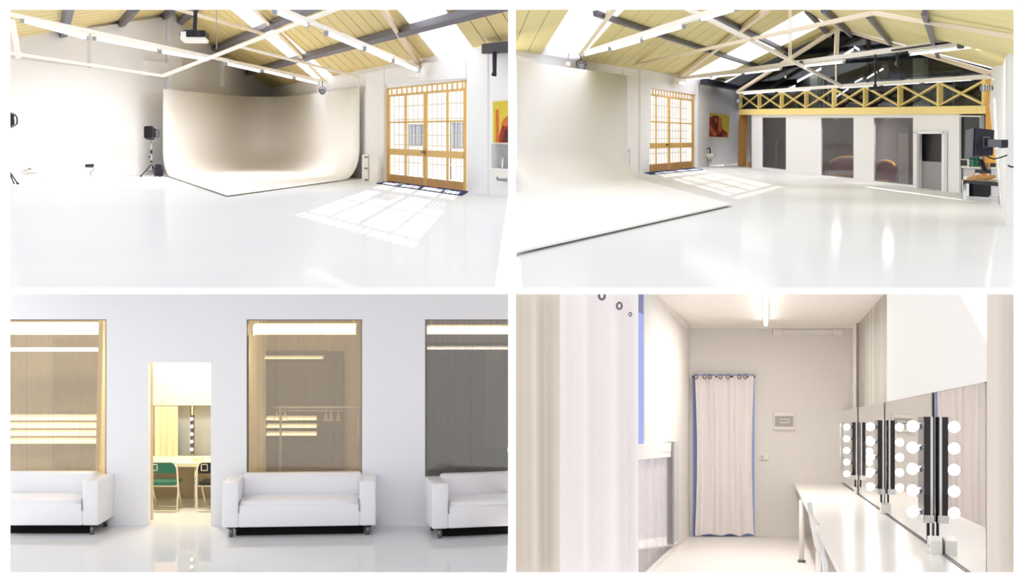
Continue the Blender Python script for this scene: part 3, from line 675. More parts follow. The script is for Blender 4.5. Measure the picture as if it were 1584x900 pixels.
tag(obj('blue_crate', MB().prism(quadpx(shift(FW, -.6), [(1375, 132), (1400, 132), (1400, 111), (1377, 112)]), -FW[1] * .1), paint('dark_blue', (40, 40, 92), .6)), 'dark blue crate on the mezzanine behind the glazing', 'crate')
for i, (x0, x1, dx, lb) in enumerate(((1268, 1272, 4, 'first'), (1275, 1284, 8, 'second'), (1281, 1287, 5, 'third'))):
    tag(obj('leaning_pole', MB().tube([hit(MC, x0, 166), hit(MC, x0 - dx + 6, 118)], .03, 6), CREAM), '%s thin pale pole leaning behind the glazing beside the pale column' % lb, 'pole', 'leaning poles')
GLINT = glow('reflection_glow', (255, 255, 255), 3.0)  # white glow standing in for reflections on the gable glazing
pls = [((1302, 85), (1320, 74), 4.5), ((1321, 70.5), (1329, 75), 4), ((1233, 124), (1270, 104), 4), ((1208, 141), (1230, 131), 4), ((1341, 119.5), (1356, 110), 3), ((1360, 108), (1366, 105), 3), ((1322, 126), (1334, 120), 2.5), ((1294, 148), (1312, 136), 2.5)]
wl_ = ['just right of the king post', 'highest, near the gable peak', 'long, over the pale column', 'lowest left, over the second balustrade bay', 'over the fifth balustrade bay', 'tiny, beside the hanging rod', 'small, above the rail', 'seen through the fourth balustrade bay']
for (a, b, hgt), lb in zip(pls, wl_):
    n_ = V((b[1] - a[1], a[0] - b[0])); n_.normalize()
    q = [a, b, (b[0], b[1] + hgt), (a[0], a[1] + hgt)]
    tag(obj('reflection_panel', MB().prism(quadpx(shift(FW, -.3), q), -FW[1] * .01), GLINT), 'white glowing panel added as a glazing reflection, ' + lb, 'lamp', 'reflection panels behind the glazing')
    lo_ = bpy.data.lights.new('mezzanine_fill_light', 'POINT'); lo_.energy = 3; lo_.shadow_soft_size = .35; ol = bpy.data.objects.new('mezzanine_fill_light', lo_); COL.objects.link(ol); ol.parent = [o_ for o_ in COL.objects if o_.name.startswith('reflection_panel')][-1]; ol.location = (-.08, -.3, -.05)  # point lights added to brighten the mezzanine interior
# roof of the second view
RD = dL2                                                   # towards the viewer
RID = hit(FW, 1296, 44); ELF = hit(LW2, 1143, eave2(1143)); ERF = hit(FW, 1540, 108)
def eave_under(rp):                                       # the eave point straight down the slope from a ridge point
    best = None
    for i in range(1500):
        x = 1050 + i * .1; e = hit(LW2, x, eave2(x)); v_ = e - rp
        k = abs(v_.x * dF2.y - v_.y * dF2.x)
        if best is None or k < best[0]: best = (k, e)
    return best[1]
ELF = eave_under(RID)
tv2 = lambda x: ((hit(LW2, x, eave2(x)) - ELF).dot(RD))
q2 = 1.1
s3 = snap(tv2(1096), tv2(1066), q2); s4 = snap(tv2(888), tv2(846), q2)
ROOF2 = paint('pale_yellow_roof_panel', (228, 214, 150), .55, var=.05, scale=.5)
rl2, up2 = roof('left', RID, ELF + (ELF - RID) * .06, RD, q2, 36, .035, [s3, s4], 'yellow panelled roof slope above the door, seen towards the mezzanine', ROOF2)
rr2, up3 = roof('right', RID, ERF + (ERF - RID) * .15, RD, q2, 34, .035, [(0, q2)], 'yellow panelled roof slope above the wall monitor', ROOF2)
for (a, b), R_, E_, u_, lb in ((s3, RID, ELF, up2, 'long skylight strip between the rafters above the yellow door'), (s4, RID, ELF, up2, 'glaring skylight at the upper left above the cyclorama wall'), ((0, q2), RID, ERF, up3, 'thin skylight strip along the right gable edge')):
    tag(obj('skylight', MB().prism([R_ + RD * a, R_ + RD * b, E_ + RD * b, E_ + RD * a], u_ * .05), SKYL), lb, 'skylight')
LP2 = plane3(RID, ELF, RID + RD); RP2 = plane3(RID, ERF, RID + RD)
def purlin2(pl, a, b, s, label, ext=0):
    A, B = hit(pl, *a), hit(pl, *b); n = pl[1] if pl[1].z > 0 else -pl[1]
    return tag(obj('roof_purlin', MB().beam(A - n * .08, B + (B - A) * ext - n * .08, s * .5, s * .55, n), STEEL), label, 'roof beam', 'grey steel roof beams near the mezzanine')
purlin2(LP2, (1215, 115), (920, 15), .22, 'long grey roof beam running from the upper left towards the balustrade')
purlin2(LP2, (1232, 84), (1105, 20), .22, 'grey roof beam in the middle of the slope left of the gable peak')
purlin2(LP2, (1284, 52), (1247, 12), .22, 'grey roof beam just left of the gable peak')
purlin2(RP2, (1320, 52), (1277, 10), .22, 'grey roof beam at the gable peak, right one')
purlin2(RP2, (1380, 64), (1346, 18), .15, 'grey roof beam on the right slope, middle one')
purlin2(RP2, (1454, 88), (1434, 10), .13, 'grey roof beam on the right slope nearest the wall monitor')
TA = vplane(hit(LW2, 896, 84), hit(LW2, 896, 84) + dF2); TB = vplane(hit(LW2, 1051, 121), hit(LW2, 1051, 121) + dF2); TC = shift(FW, .35)
TM = vplane(hit(LW2, 975, 104), hit(LW2, 975, 104) + dF2)
t = thing('roof_truss', hit(TA, 896, 84), 'white roof truss landing above the round spotlight on the cyclorama wall', 'roof truss', 'white trusses near the mezzanine')
bar(t, 'tie_beam', hit(TA, 896, 84), hit(TA, 1120, 13), .09); LPb = shift(LP2, -.12 if LP2[1].z > 0 else .12); bar(t, 'rafter', hit(LPb, 897, 82), hit(LPb, 952, 8), .12, TRUSSC)
bar(t, 'strut', hit(TA, 888, 66), hit(TA, 900, 76), .12)
battens(TA, [((905, 84), (943, 74)), ((947, 75), (993, 61)), ((995, 58), (1058, 39)), ((1085, 28), (1140, 11))], 'from the wall along the tie beam above the cyclorama, mezzanine view', 4, 'battens above the cyclorama wall, mezzanine view', r=.07, power=14)
t = thing('roof_truss', hit(TM, 966, 103), 'thin scissor truss peaking between the two larger trusses', 'roof truss', 'white trusses near the mezzanine')
bar(t, 'left_chord', hit(TM, 966, 103), hit(TM, 1351, 20), .07, TRUSSC); bar(t, 'right_chord', hit(TM, 1351, 20), hit(TM, 1572, 57), .06, TRUSSC)
bar(t, 'long_brace', hit(TA, 1063, 13), hit(TC, 1302, 133), .07)
t = thing('roof_truss', hit(TB, 1051, 121), 'white roof truss landing above the yellow door on the mezzanine side', 'roof truss', 'white trusses near the mezzanine')
bar(t, 'tie_beam', hit(TB, 1051, 121), hit(TB, 1572, 52), .1); bar(t, 'rafter', hit(LPb, 1051, 119), hit(LPb, 1192, 11), .13, TRUSSC)
bar(t, 'cable', hit(shift(TB, .1), 1380, 78), hit(shift(TB, .1), 1572, 51), .035, BLACK)
bar(t, 'clamp', hit(shift(TB, .12), 1239, 104), hit(shift(TB, .12), 1239, 94), .08, STEEL); bar(t, 'clamp', hit(shift(TB, .12), 1486, 75), hit(shift(TB, .12), 1486, 63), .1, STEEL)
battens(TB, [((1061, 123), (1100, 119)), ((1103, 118), (1148, 114)), ((1152, 113), (1208, 106)), ((1238, 102), (1306, 95)), ((1408, 83), (1520, 69))], 'from the door along the tie beam crossing the dark glazing', 5, 'battens on the tie beam before the glazing', r=.055, power=[40, 45, 40, 40, 36], aim=V((0, .8, -.6)).normalized())
t = thing('roof_truss', hit(TC, 1143, 141), 'cream gable truss with king post framing the dark glazing', 'roof truss', 'white trusses near the mezzanine')
bar(t, 'left_rafter', hit(TC, 1141, 142), hit(TC, 1297, 43), .11, TRUSSC); bar(t, 'right_rafter', hit(TC, 1296, 43), hit(TC, 1538, 115), .1, TRUSSC)
bar(t, 'king_post', hit(TC, 1295, 45), hit(TC, 1293.5, 87), .12, TRUSSC); bar(t, 'hanger_rod', hit(TC, 1293, 95), hit(TC, 1293, 134), .05, TRUSSC)
bar(t, 'tie_beam', hit(TC, 1141, 143.5), hit(TC, 1538, 118), .1)
battens(TC, [((1150, 145), (1200, 141)), ((1203, 141), (1255, 138)), ((1300, 135), (1362, 131)), ((1366, 130.5), (1425, 127)), ((1430, 126.5), (1505, 122))], 'from the corner along the balustrade rail', 5, 'battens along the balustrade rail', r=.05, power=[30, 5, .6, .6, .6], aim=V((-.8, .4, -.3)).normalized())
# hanging things
def hang(pl, x, y0, y1, r, label, name, cat, head=None):
    t = thing(name, hit(pl, x, y1), label, cat); obj('rod', MB().tube([hit(pl, x, y0), hit(pl, x, y1)], r, 6), BLACK, t)
    c = hit(pl, x, y1)
    if head == 'bar': obj('cross_bar', MB().box(c, (.28, .06, .06), .01), BLACK, t); obj('bracket', MB().box(c + UP * .05, (.08, .05, .06), .01), DARK, t)
    if head == 'lamp': obj('lamp_head', MB().lathe(c + UP * .1, (-.3, -.6, -1), [(.02, 0), (.035, .03), (.04, .07), (.028, .075)], 10), STEEL, t, True); obj('chain', MB().tube([hit(pl, x + 1.5, y0), hit(pl, x + 1.5, y1)], r * 1.3, 6), DARK, t)
    if head == 'bulb': obj('bulb', MB().lathe(c, (0, 0, -1), [(.012, 0), (.03, .03), (.018, .07)], 10), CREAM, t, True)
hang(shift(TB, .1), 1354, 84, 137, .022, 'black rod with a cross bar hanging before the balustrade', 'hanging_rod', 'rod', 'bar')
hang(shift(TB, .1), 1387, 82, 103, .018, 'chain hung lamp in front of the dark glazing', 'hanging_lamp', 'lamp', 'lamp')
hang(shift(TB, .1), 1215, 104, 117, .012, 'small bare bulb hanging left of the dark glazing', 'hanging_bulb', 'lamp', 'bulb')
t = thing('hoist_wires', hit(TM, 1222, 90), 'pair of thin wires hanging in front of the yellow roof', 'wire')
for x in (1220.5, 1223.5): obj('wire', MB().tube([hit(TM, x, 13), hit(TM, x, 97)], .012, 5), TRUSSC, t)
clip_lamp(shift(LW2, .6), 899, 102, .13, 'round steel spotlight high on the cyclorama wall')
clip_lamp(shift(FW, .6), 1142, 156, .1, 'small spotlight hanging at the corner by the balustrade end')
t = thing('floodlight', hit(shift(FW, .6), 1526, 136), 'silver louvred floodlight fixed to the amber post', 'spotlight')
fc = hit(shift(FW, .8), 1526, 136)
obj('housing', MB().box(fc, (.24, .16, .12), .02, rz=.3), GREYP, t)
for k in range(4): obj('fin', MB().box(fc + V((-.1 + k * .055, -.09, .0)), (.02, .03, .13)), CREAM, t)
obj('arm', MB().tube([fc, fc + V((.1, .2, .1))], .02, 6), DARK, t)
t = thing('wall_sensor', hit(shift(LW2, .5), 878, 102), 'small white sensor hanging beside the round spotlight', 'sensor')
sc_ = hit(shift(LW2, .5), 878, 100)
obj('body', MB().lathe(sc_ + UP * .08, (0, 0, -1), [(.04, 0), (.08, .03), (.08, .12), (.03, .16)], 10), CREAM, t); obj('wire', MB().tube([sc_ + UP * .08, sc_ + V((.08, 0, .6))], .012, 5), GREYP, t)
obj('lens', MB().lathe(sc_ + V((.01, -.02, -.08)), (0, 0, -1), [(.03, 0), (.035, .05), (.01, .08)], 8), BLACK, t)
tag(obj('emergency_light', MB().prism(quadpx(shift(LW2, .3), [(1042, 131), (1052, 132), (1052, 126), (1042, 125)]), LW2[1] * .2), CREAM), 'small white emergency light box above the yellow door on the mezzanine side', 'box')
tag(obj('bracket_beam', MB().prism(quadpx(shift(LW2, .55), [(1094, 130), (1146, 139.5), (1146, 133), (1094, 121)]), -LW2[1] * .3), DARK), 'dark steel beam between the door pier and the balustrade corner', 'beam')
painting(shift(LW2, .02), lambda u, v: (1094 + u * 33 - v * 1.4, 174.5 + v * 36.5 + u * 4 - u * v * 2.5), 'red and orange figure painting on yellow, on the white wall', True)
t = thing('wash_basin', hit(LW2, 1098, 250), 'tiny white wall basin with a black tap below the figure painting', 'basin')
bc = hit(shift(LW2, .3), 1099, 240)
obj('bowl', MB().lathe(bc + UP * -.16, (0, 0, 1), [(.08, 0), (.2, .08), (.24, .2), (.2, .2), (.12, .1)], 14), CREAM, t, True)
obj('tap', MB().tube([bc + V((0, .1, .06)), bc + V((0, .1, .24)), bc + V((-.03, 0, .3)), bc + V((-.14, -.05, .27))], .025, 8), BLACK, t)
obj('trap', MB().tube([bc + UP * -.16, bc + UP * -.3], .04, 8), GREYP, t)
cabinet(vplane(f(961, 271), f(975, 270)), 961, 975, 229, 271, 270, .3, 'slim white cabinet at the cyclorama edge, mezzanine view')
tag(obj('wall_conduit', MB().tube([hit(shift(LW2, .32), 964, 106), hit(shift(LW2, .32), 957, 225)], .03, 8), WALL), 'thin white conduit on the wall beside the cyclorama, mezzanine view', 'pipe')
# right wall, monitor, table, kitchenette
RW = vplane(f(1551, 318), f(1557, 350)); RW = (RW[0], -RW[1])
wr = struct(obj('wall_right', MB().prism(quadpx(RW, [(1551, 318), (1557, 350), (1557, 85), (1551, 90)]), V((.5, .2, 0))), WALL), 'white end wall carrying the monitor arm')
struct(obj('trim_pier', MB().prism(quadpx(vplane(f(1556, 350), f(1580, 352)), [(1556.5, 350), (1580, 352), (1580, 40), (1558, 60)]), V((.4, 1.0, 0))), WALL), 'white pier at the right edge beside the monitor arm', 'column')
RT = vplane(f(1534, 306), f(1553, 320)); obj('return_wall', MB().prism(quadpx(RT, [(1551, 318.5), (1553, 320), (1553, 88), (1537, 97), (1533.5, 165)]), -RT[1] * .04), WALL, wr)
KW = shift(FW, -.8)
struct(obj('wall_kitchen', MB().prism(quadpx(KW, [(1470, 300), (1560, 300), (1560, 176), (1470, 176)]), -FW[1] * .1), INT), 'grey wall of the kitchenette niche')
t = thing('window_5', hit(FW, 1500, 246), 'grey glass pane above the kitchenette counter', 'window'); t['kind'] = 'structure'
obj('pane', MB().prism(quadpx(shift(FW, -.06), [(1485, 246), (1524, 247), (1524, 178), (1485, 178)]), -FW[1] * .02), pane('dusky_glass', (170, 174, 180), .12, .03), t)
obj('frame_edge', MB().prism(quadpx(shift(FW, -.05), [(1518, 246), (1523, 246), (1523, 178), (1518, 178)]), FW[1] * .05), GREYP, t)
obj('roller', MB().prism(quadpx(shift(FW, -.05), [(1485, 180.5), (1522, 181), (1522, 179), (1485, 178.5)]), FW[1] * .08), CREAM, t)
t = thing('kitchen_counter', hit(FW, 1500, 300), 'pale counter unit under the grey kitchenette pane', 'counter')
obj('body', MB().prism(quadpx(shift(FW, -.1), [(1483, 299), (1533, 304), (1533, 261), (1483, 259.5)]), -FW[1] * .2), paint('counter_grey', (206, 206, 210), .5), t)
obj('top', MB().prism(quadpx(shift(FW, -.04), [(1483, 259.5), (1533, 261), (1533, 258.8), (1483, 257.3)]), -FW[1] * .24), CREAM, t)
KP = shift(FW, -.05)
t = thing('microwave', hit(KP, 1491, 258), 'small white microwave with a black window on the counter', 'microwave')
obj('body', MB().prism(quadpx(KP, [(1484, 257.6), (1498, 258), (1498, 246), (1484, 245.8)]), -FW[1] * .1), CREAM, t)
obj('door', MB().prism(quadpx(shift(KP, .01), [(1485.2, 256), (1495.5, 256.4), (1495.5, 247.6), (1485.2, 247.4)]), FW[1] * .006), BLACK, t)
GREEN = paint('green_glass', (38, 134, 104), .25, var=.2)
for r_ in range(3):
    for c_ in range(3):
        c0 = hit(KP, 1501.5 + c_ * 5, 256 - r_ * 5)
        o = obj('green_cup', MB().lathe(c0 - UP * .03, (0, 0, 1), [(.028, 0), (.034, .05), (.036, .068), (.03, .068), (.025, .02)], 10), GREEN, smooth=True)
        tag(o, 'green cup in the %s row, %s of three, stacked beside the microwave' % (['bottom', 'middle', 'top'][r_], ['first', 'second', 'third'][c_]), 'cup', 'green cups beside the microwave')
tag(obj('leaning_remote', MB().beam(hit(shift(FW, .1), 1517, 248), hit(shift(FW, .1), 1523, 263), .1, .05), BLACK), 'dark slim device leaning between the cups and the tray', 'device')
tag(obj('amber_box', MB().prism(quadpx(shift(FW, -.02), [(1521, 259), (1528, 259), (1528, 242), (1521, 242)]), -FW[1] * .06), OCH), 'small amber box standing behind the leaning device', 'box')
# metal table
TT = [f(1491.5, 309), f(1548, 316)]
t = thing('side_table', TT[0], 'low metal table with thick silver legs before the kitchenette', 'table')
bk = V((.62, 1.6, .19))
TTc = [TT[0], TT[1], TT[1] + bk, TT[0] + bk]
for p in TTc: obj('leg', MB().beam(p, p + UP * .44, .075, .075), CHROME, t)
obj('top', MB().prism([p + UP * .44 for p in (TTc[0] + V((-.04, -.05, 0)), TTc[1] + V((.06, -.05, 0)), TTc[2] + V((.06, .05, 0)), TTc[3] + V((-.04, .05, 0)))], UP * .05), CREAM, t)
obj('apron', MB().beam(TTc[0] + UP * .4, TTc[1] + UP * .4, .05, .07), DARK, t); obj('apron', MB().beam(TTc[3] + UP * .4, TTc[2] + UP * .4, .05, .07), DARK, t)
tag(obj('black_case', MB().prism([f(1496, 303), f(1530, 305), f(1530, 305) + V((.29, .8, .1)), f(1496, 303) + V((.29, .8, .1))], UP * .33), BLACK), 'black case standing on the floor under the metal table', 'case')
tc0 = TT[1] + V((-.22, .5, .5 + .06))
t = thing('serving_tray', tc0, 'wooden tray of orange snacks on the metal table', 'tray')
obj('board', MB().box(tc0 + UP * .03, (.4, .6, .07), .015), OCH, t)
OR = paint('orange_snack', (226, 104, 46), .6, var=.2)
for k in range(6):
    obj('snack', MB().box(tc0 + V((-.13 + .06 * k - .03 * (k % 2), -.12 + .1 * (k % 3), .09)), (.07, .12, .05), .015, rz=k), OR if k % 2 else CREAM, t)
tag(obj('black_pot', MB().prism(quadpx(shift(FW, .15), [(1508, 271), (1523, 272), (1523, 263), (1508, 262)]), -FW[1] * .15), BLACK), 'dark box on the floor side of the counter behind the tray', 'box')
# monitor
mc = hit(shift(RW, .12), 1545, 220); Ym = mc.y; s_px = Ym / FP
t = thing('wall_monitor', mc - UP * .3, 'dark grey monitor seen from behind on a wall arm', 'monitor')
Mq = lambda x, y, dy=0: at(x, y, Ym + dy)
obj('back_shell', MB().prism([Mq(1505, 242), Mq(1536, 240), Mq(1538, 201), Mq(1507, 197.5)], V((0, .12, 0))), DARK, t)
obj('screen_edge', MB().prism([Mq(1503, 241), Mq(1506.5, 242.5), Mq(1508.5, 197), Mq(1504.5, 198)], V((0, .3, 0))), STEEL, t)
obj('mount_plate', MB().prism([Mq(1522, 228, -.06), Mq(1532, 227, -.06), Mq(1532, 211, -.06), Mq(1522, 211, -.06)], V((0, .07, 0))), STEEL, t)
obj('hub', MB().prism([Mq(1525, 226, -.12), Mq(1530.5, 226, -.12), Mq(1530.5, 213, -.12), Mq(1525, 213, -.12)], V((0, .07, 0))), BLACK, t)
obj('arm', MB().prism([Mq(1529, 226.5, -.16), Mq(1549, 227.5, -.16), Mq(1549, 216, -.16), Mq(1529, 215, -.16)], V((0, .07, 0))), STEEL, t)
obj('wall_bracket', MB().prism([Mq(1549, 228, -.16), Mq(1559.5, 228, -.16), Mq(1559.5, 216, -.16), Mq(1549, 216, -.16)], V((0, .09, 0))), DARK, t)
obj('cable', MB().tube([Mq(1513, 221, -.04), Mq(1518, 231, -.06), Mq(1527, 242, -.1), Mq(1537, 246, -.14), Mq(1548, 243.5, -.14), Mq(1558, 240, -.14)], .012, 6), BLACK, t)
t = thing('wall_hook', Mq(1565, 258, -2), 'black hook on the white pier at the right edge', 'hook')
obj('hook', MB().tube([Mq(1559, 256, -2), Mq(1564, 258, -2), Mq(1572, 258.5, -2)], .012, 6), BLACK, t)

# ================================================================== LOUNGE WITH WHITE SOFAS (lower left)
ROOM[0] = R3; f = R3.f
def wy(y): return 3.0 * FP / (y - 450)
YW = wy(813)                                               # front of the white wall
WP = (at(400, 700, YW), V((0, -1, 0)))
floor_slab([V((-12, 12, 0)), V((0, 12, 0)), V((0, 21, 0)), V((-12, 21, 0))], FLOOR3, 'glossy pale grey floor of the sofa lounge')
spec = [(0, 164.5, [((440, 440), (494, 494)), ((738, 738), (813, 813))]), (164.5, 229, [((440, 440), (813, 813))]), (229, 326, [((440, 440), (561, 561))]),
        (326, 381.5, [((440, 440), (813, 813))]), (381.5, 560, [((440, 440), (494, 494)), ((738, 738), (813, 813))]), (560, 657.5, [((440, 440), (813, 813))]),
        (657.5, 800, [((440, 440), (494, 494)), ((738, 738), (813, 813))])]
LWALL = paint('lounge_wall', (240, 240, 244), .6, var=.012, scale=.5)
columns(WP, spec, None, None, .12, LWALL, 'wall_lounge', 'smooth white wall behind the leather sofas')
PCW = pane('gold_fluted_sheet', (248, 242, 230), .08, .16, .2, (170, 162, 148), 55)
PCD = pane('grey_fluted_sheet_dark', (230, 226, 220), .1, .1, .34, (120, 118, 114), 55)
for i, (x0, x1, m_, lb) in enumerate(((0, 164.5, PCW, 'gold lit fluted window behind the sofa at the far left'), (381.5, 560, PCW, 'fluted window showing a clothes rail behind the middle sofa'), (657.5, 800, PCD, 'dark fluted window behind the sofa at the right'))):
    t = thing('window_%d' % (6 + i), at((x0 + x1) / 2, 738, YW), lb, 'window'); t['kind'] = 'structure'
    n = 4
    for k in range(n):
        a = x0 + (x1 - x0) * k / n; b = x0 + (x1 - x0) * (k + 1) / n
        m = MB().prism(quadpx(shift(WP, -.05), [(a, 738), (b - .15, 738), (b - .15, 494), (a, 494)]), V((0, .012, 0)))
        trim_to_set(m.b, R3)
        if len(m.b.verts): obj('fluted_sheet', m, m_, t)
        else: m.b.free()
    for q in ([(x0, 494), (x1, 494), (x1, 495.2), (x0, 495.2)], [(x0, 494), (x0 + 1.3, 494), (x0 + 1.3, 738), (x0, 738)], [(x1 - 1.3, 494), (x1, 494), (x1, 738), (x1 - 1.3, 738)]):
        m = MB().prism(quadpx(shift(WP, -.01), q), V((0, .08, 0)))
        trim_to_set(m.b, R3)
        if len(m.b.verts): obj('frame_edge', m, paint('dark_bronze_edge', (120, 112, 100), .4), t)
        else: m.b.free()
# rooms behind
YBK = 18.9
BW = (at(400, 700, YBK), V((0, -1, 0)))
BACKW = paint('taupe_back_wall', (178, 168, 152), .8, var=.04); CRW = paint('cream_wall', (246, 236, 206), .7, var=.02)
struct(obj('wall_dressing_back', MB().prism(quadpx(BW, [(0, 830), (810, 830), (810, 440), (0, 440)]), V((0, .1, 0))), BACKW), 'taupe back wall of the dressing rooms behind the sofas')
struct(obj('ceiling_dressing', MB().prism([at(0, 455, YW + .14), at(800, 455, YW + .14), at(800, 455, YBK), at(0, 455, YBK)], UP * .05), paint('dressing_ceiling', (236, 228, 210), .8)), 'pale ceiling of the dressing rooms behind the sofas', 'ceiling')
for x, lb in ((146, 'cream partition between the gold window and the doorway'), (352, 'cream partition between the doorway and the clothes rail'), (608, 'taupe partition between the clothes rail and the dark room')):
    struct(obj('wall_dressing_partition', MB().prism([at(x, 790, YW + .2), V((at(x, 790, YW).x, YBK, 0)), V((at(x, 790, YW).x, YBK, 3)), V((at(x, 790, YW).x, YW + .2, 3))], V((.06, 0, 0))), CRW if x < 500 else BACKW), lb)
WARM = glow('warm_tube', (255, 238, 205), 9); WARM2 = glow('warm_strip', (255, 240, 212), 1.7)
def glow_tube(x0, x1, y, Y, r, mat, label, group, power=0):
    t = thing('warm_glow_tube', at((x0 + x1) / 2, y, Y), label, 'lamp', group)
    obj('tube', MB().tube([at(x0, y, Y), at(x1, y, Y)], r, 8), mat, t, True)
    for x in (x0, x1): obj('end_cap', MB().tube([at(x - 1, y, Y), at(x + 1, y, Y)], r * 1.3, 8), CREAM, t)
    obj('housing', MB().beam(at(x0, y, Y) + V((0, .06, r)), at(x1, y, Y) + V((0, .06, r)), .05, .05), CREAM, t)
    for x in (x0 + 6, x1 - 6):
        p = at(x, y, Y) + V((0, .05, 0))
        if power: obj('hanger', MB().tube([p, V((p.x, p.y, 3.0))], .006, 6), CREAM, t)
    if power: strip_light(at(x0, y, Y) + V((0, 0, -r - .01)), at(x1, y, Y) + V((0, 0, -r - .01)), .1, power, t, (1, .9, .72), V((0, .5, -1)).normalized())
GT = 'warm lamps glowing through the fluted windows'
glow_tube(8, 160, 509, YW + .6, .07, WARM, 'broad warm tube lamp along the top of the gold window', GT, 26)
glow_tube(8, 160, 542, YW + 1.0, .013, WARM, 'thin warm lamp line below the broad lamp in the gold window', GT)
glow_tube(392, 552, 510, YW + .6, .06, WARM, 'broad warm tube lamp along the top of the clothes rail window', GT, 20)
glow_tube(405, 500, 554, YBK - .2, .009, WARM2, 'thin faint lamp line crossing the clothes rail window', GT)
glow_tube(660, 790, 511, YW + .6, .05, WARM, 'broad warm tube lamp along the top of the dark window', GT, 7)
glow_tube(660, 790, 539, YBK - .2, .01, WARM, 'thin warm lamp line in the dark window', GT)
for k, y in enumerate((647, 659, 671, 683)):  # horizontal strips added for the smeared glow of bulb rows
    glow_tube(8, 160, y, YBK - .2, .03, WARM2, ['topmost', 'second', 'third', 'lowest'][k] + ' of four warm strips added as smeared bulb glow in the gold window', 'glow strips in the gold window')
for k, y in enumerate((648, 660, 672)):  # added strips again, imitating bulb glow spread by the flutes
    glow_tube(412, 490, y, YBK - .2, .016, WARM2, ['upper', 'middle', 'lower'][k] + ' of three faint strips added as smeared bulb glow behind the hangers', 'glow strips behind the hangers')
# darker doorway rectangles at the back, and side screens
DKP = paint('dusky_panel', (112, 106, 96), .8, var=.05)
P_ = shift(BW, .1)
tag(obj('wardrobe_panel', MB().prism(quadpx(P_, [(406, 769), (530, 769), (530, 543), (406, 543)]), V((0, .05, 0))), DKP), 'dusky brown panel standing behind the clothes rail', 'panel')
tag(obj('dark_screen', MB().prism(quadpx(P_, [(660, 769), (748, 769), (748, 530), (660, 530)]), V((0, .05, 0))), paint('charcoal_panel', (70, 68, 64), .8)), 'charcoal panel in the dark room at the right', 'panel')
tag(obj('grey_screen', MB().prism(quadpx(P_, [(750, 769), (800, 769), (800, 530), (750, 530)]), V((0, .05, 0))), paint('warm_grey_panel', (110, 104, 98), .8)), 'warm grey panel beside the charcoal panel at the right edge', 'panel')
tag(obj('dark_chest', MB().prism(quadpx(shift(BW, .8), [(660, 780.5), (800, 780.5), (800, 698), (660, 700)]), V((0, .4, 0))), paint('brown_black', (52, 46, 38), .5)), 'low dark chest behind the dark window', 'chest')
tag(obj('cabinet_panel', MB().prism(quadpx(P_, [(85, 769), (164, 769), (164, 525), (85, 525)]), V((0, .05, 0))), paint('khaki_panel', (150, 142, 124), .8)), 'khaki panel behind the gold window', 'panel')
# clothes rail with hangers
YR = YW + .8
t = thing('clothes_rail', at(490, 790, YR), 'chrome clothes rail standing behind the middle sofa window', 'clothes rail')
obj('rail', MB().tube([at(424, 630, YR), at(572, 630, YR)], .018, 8), CHROME, t)
obj('lower_rail', MB().tube([at(432, 635, YR + .2), at(572, 635, YR + .2)], .012, 8), CHROME, t)
for x in (434, 556): obj('post', MB().tube([V((at(x, 630, YR).x, YR, .02)), at(x, 630, YR)], .014, 8), CHROME, t)
HG = paint('hanger_white', (240, 238, 228), .5)
for i, x in enumerate((428, 441, 504, 512, 523)):
    c = at(x, 631, YR); w_ = .045 if i < 2 else .02
    t = thing('clothes_hanger', c, '%s hanger on the chrome clothes rail counted from the left' % ['first', 'second', 'third', 'fourth', 'fifth'][i], 'hanger', 'hangers on the rail')
    obj('hook', MB().tube([c + V((0, 0, .02)), c + V((.012, 0, 0)), c + V((0, 0, -.06))], .005, 6), CHROME, t)
    obj('shoulder', MB().tube([c + V((0, 0, -.06)), c + V((w_, 0, -.17)), c + V((-w_, 0, -.17))], .009, 6, True), HG, t)
# doorway contents
PW_ = shift(BW, .02)
struct(obj('wall_vanity', MB().prism(quadpx(shift(BW, .25), [(200, 627), (360, 627), (360, 440), (200, 440)]), V((0, .2, 0))), CRW), 'bright cream wall above the mirrors seen through the doorway')
MIR = paint('dull_mirror', (196, 202, 208), .08, metal=1, var=.01)
t = thing('mirror_panel', at(300, 712, YBK - .1), 'grey mirror panel seen through the lounge doorway', 'mirror')
for a, b in ((274, 294.5), (300, 340)):
    obj('mirror_sheet', MB().prism(quadpx(shift(BW, .1), [(a, 718), (b, 718), (b, 628), (a, 628)]), V((0, .02, 0))), paint('grey_mirror_sheet', (168, 174, 180), .35, var=.03), t)
CUR = paint('mirrored_beige_curtain', (224, 210, 184), .9, var=.05)
def curtain_mesh(A, B, top, bot, waves, amp, nrm, nu=60, nv=6, flare=0, seed=0):
    rnd = random.Random(seed); ph = [rnd.uniform(-.5, .5) for _ in range(8)]
    def fn(u, v):
        p = A.lerp(B, u) ; z = bot + (top - bot) * v
        s = math.sin(2 * math.pi * waves * u + ph[0]) + .2 * math.sin(2 * math.pi * waves * 1.7 * u + ph[1] + v) + .25 * math.sin(2 * math.pi * waves * .6 * u + ph[2] - v * 1.5)
        k = amp * (1 + flare * (1 - v))
        return V((p.x, p.y, 0)) + nrm * (k * s) + UP * (z if not callable(z) else z)
    return MB().grid(fn, nu, nv)
YC = YBK - .35
tag(obj('mirrored_beige_curtain', curtain_mesh(at(239, 700, YC), at(275, 700, YC), at(0, 628, YC).z, at(0, 719, YC).z, 3.5, .02, V((0, -1, 0)), 40, 4), CUR, smooth=True), 'beige cloth standing in for a mirrored curtain seen through the lounge doorway', 'curtain')  # solid cloth in place of a curtain's mirror reflection
t = thing('bulb_strip', at(297, 703, YC), 'vertical strip of small round bulbs seen through the lounge doorway', 'light strip')
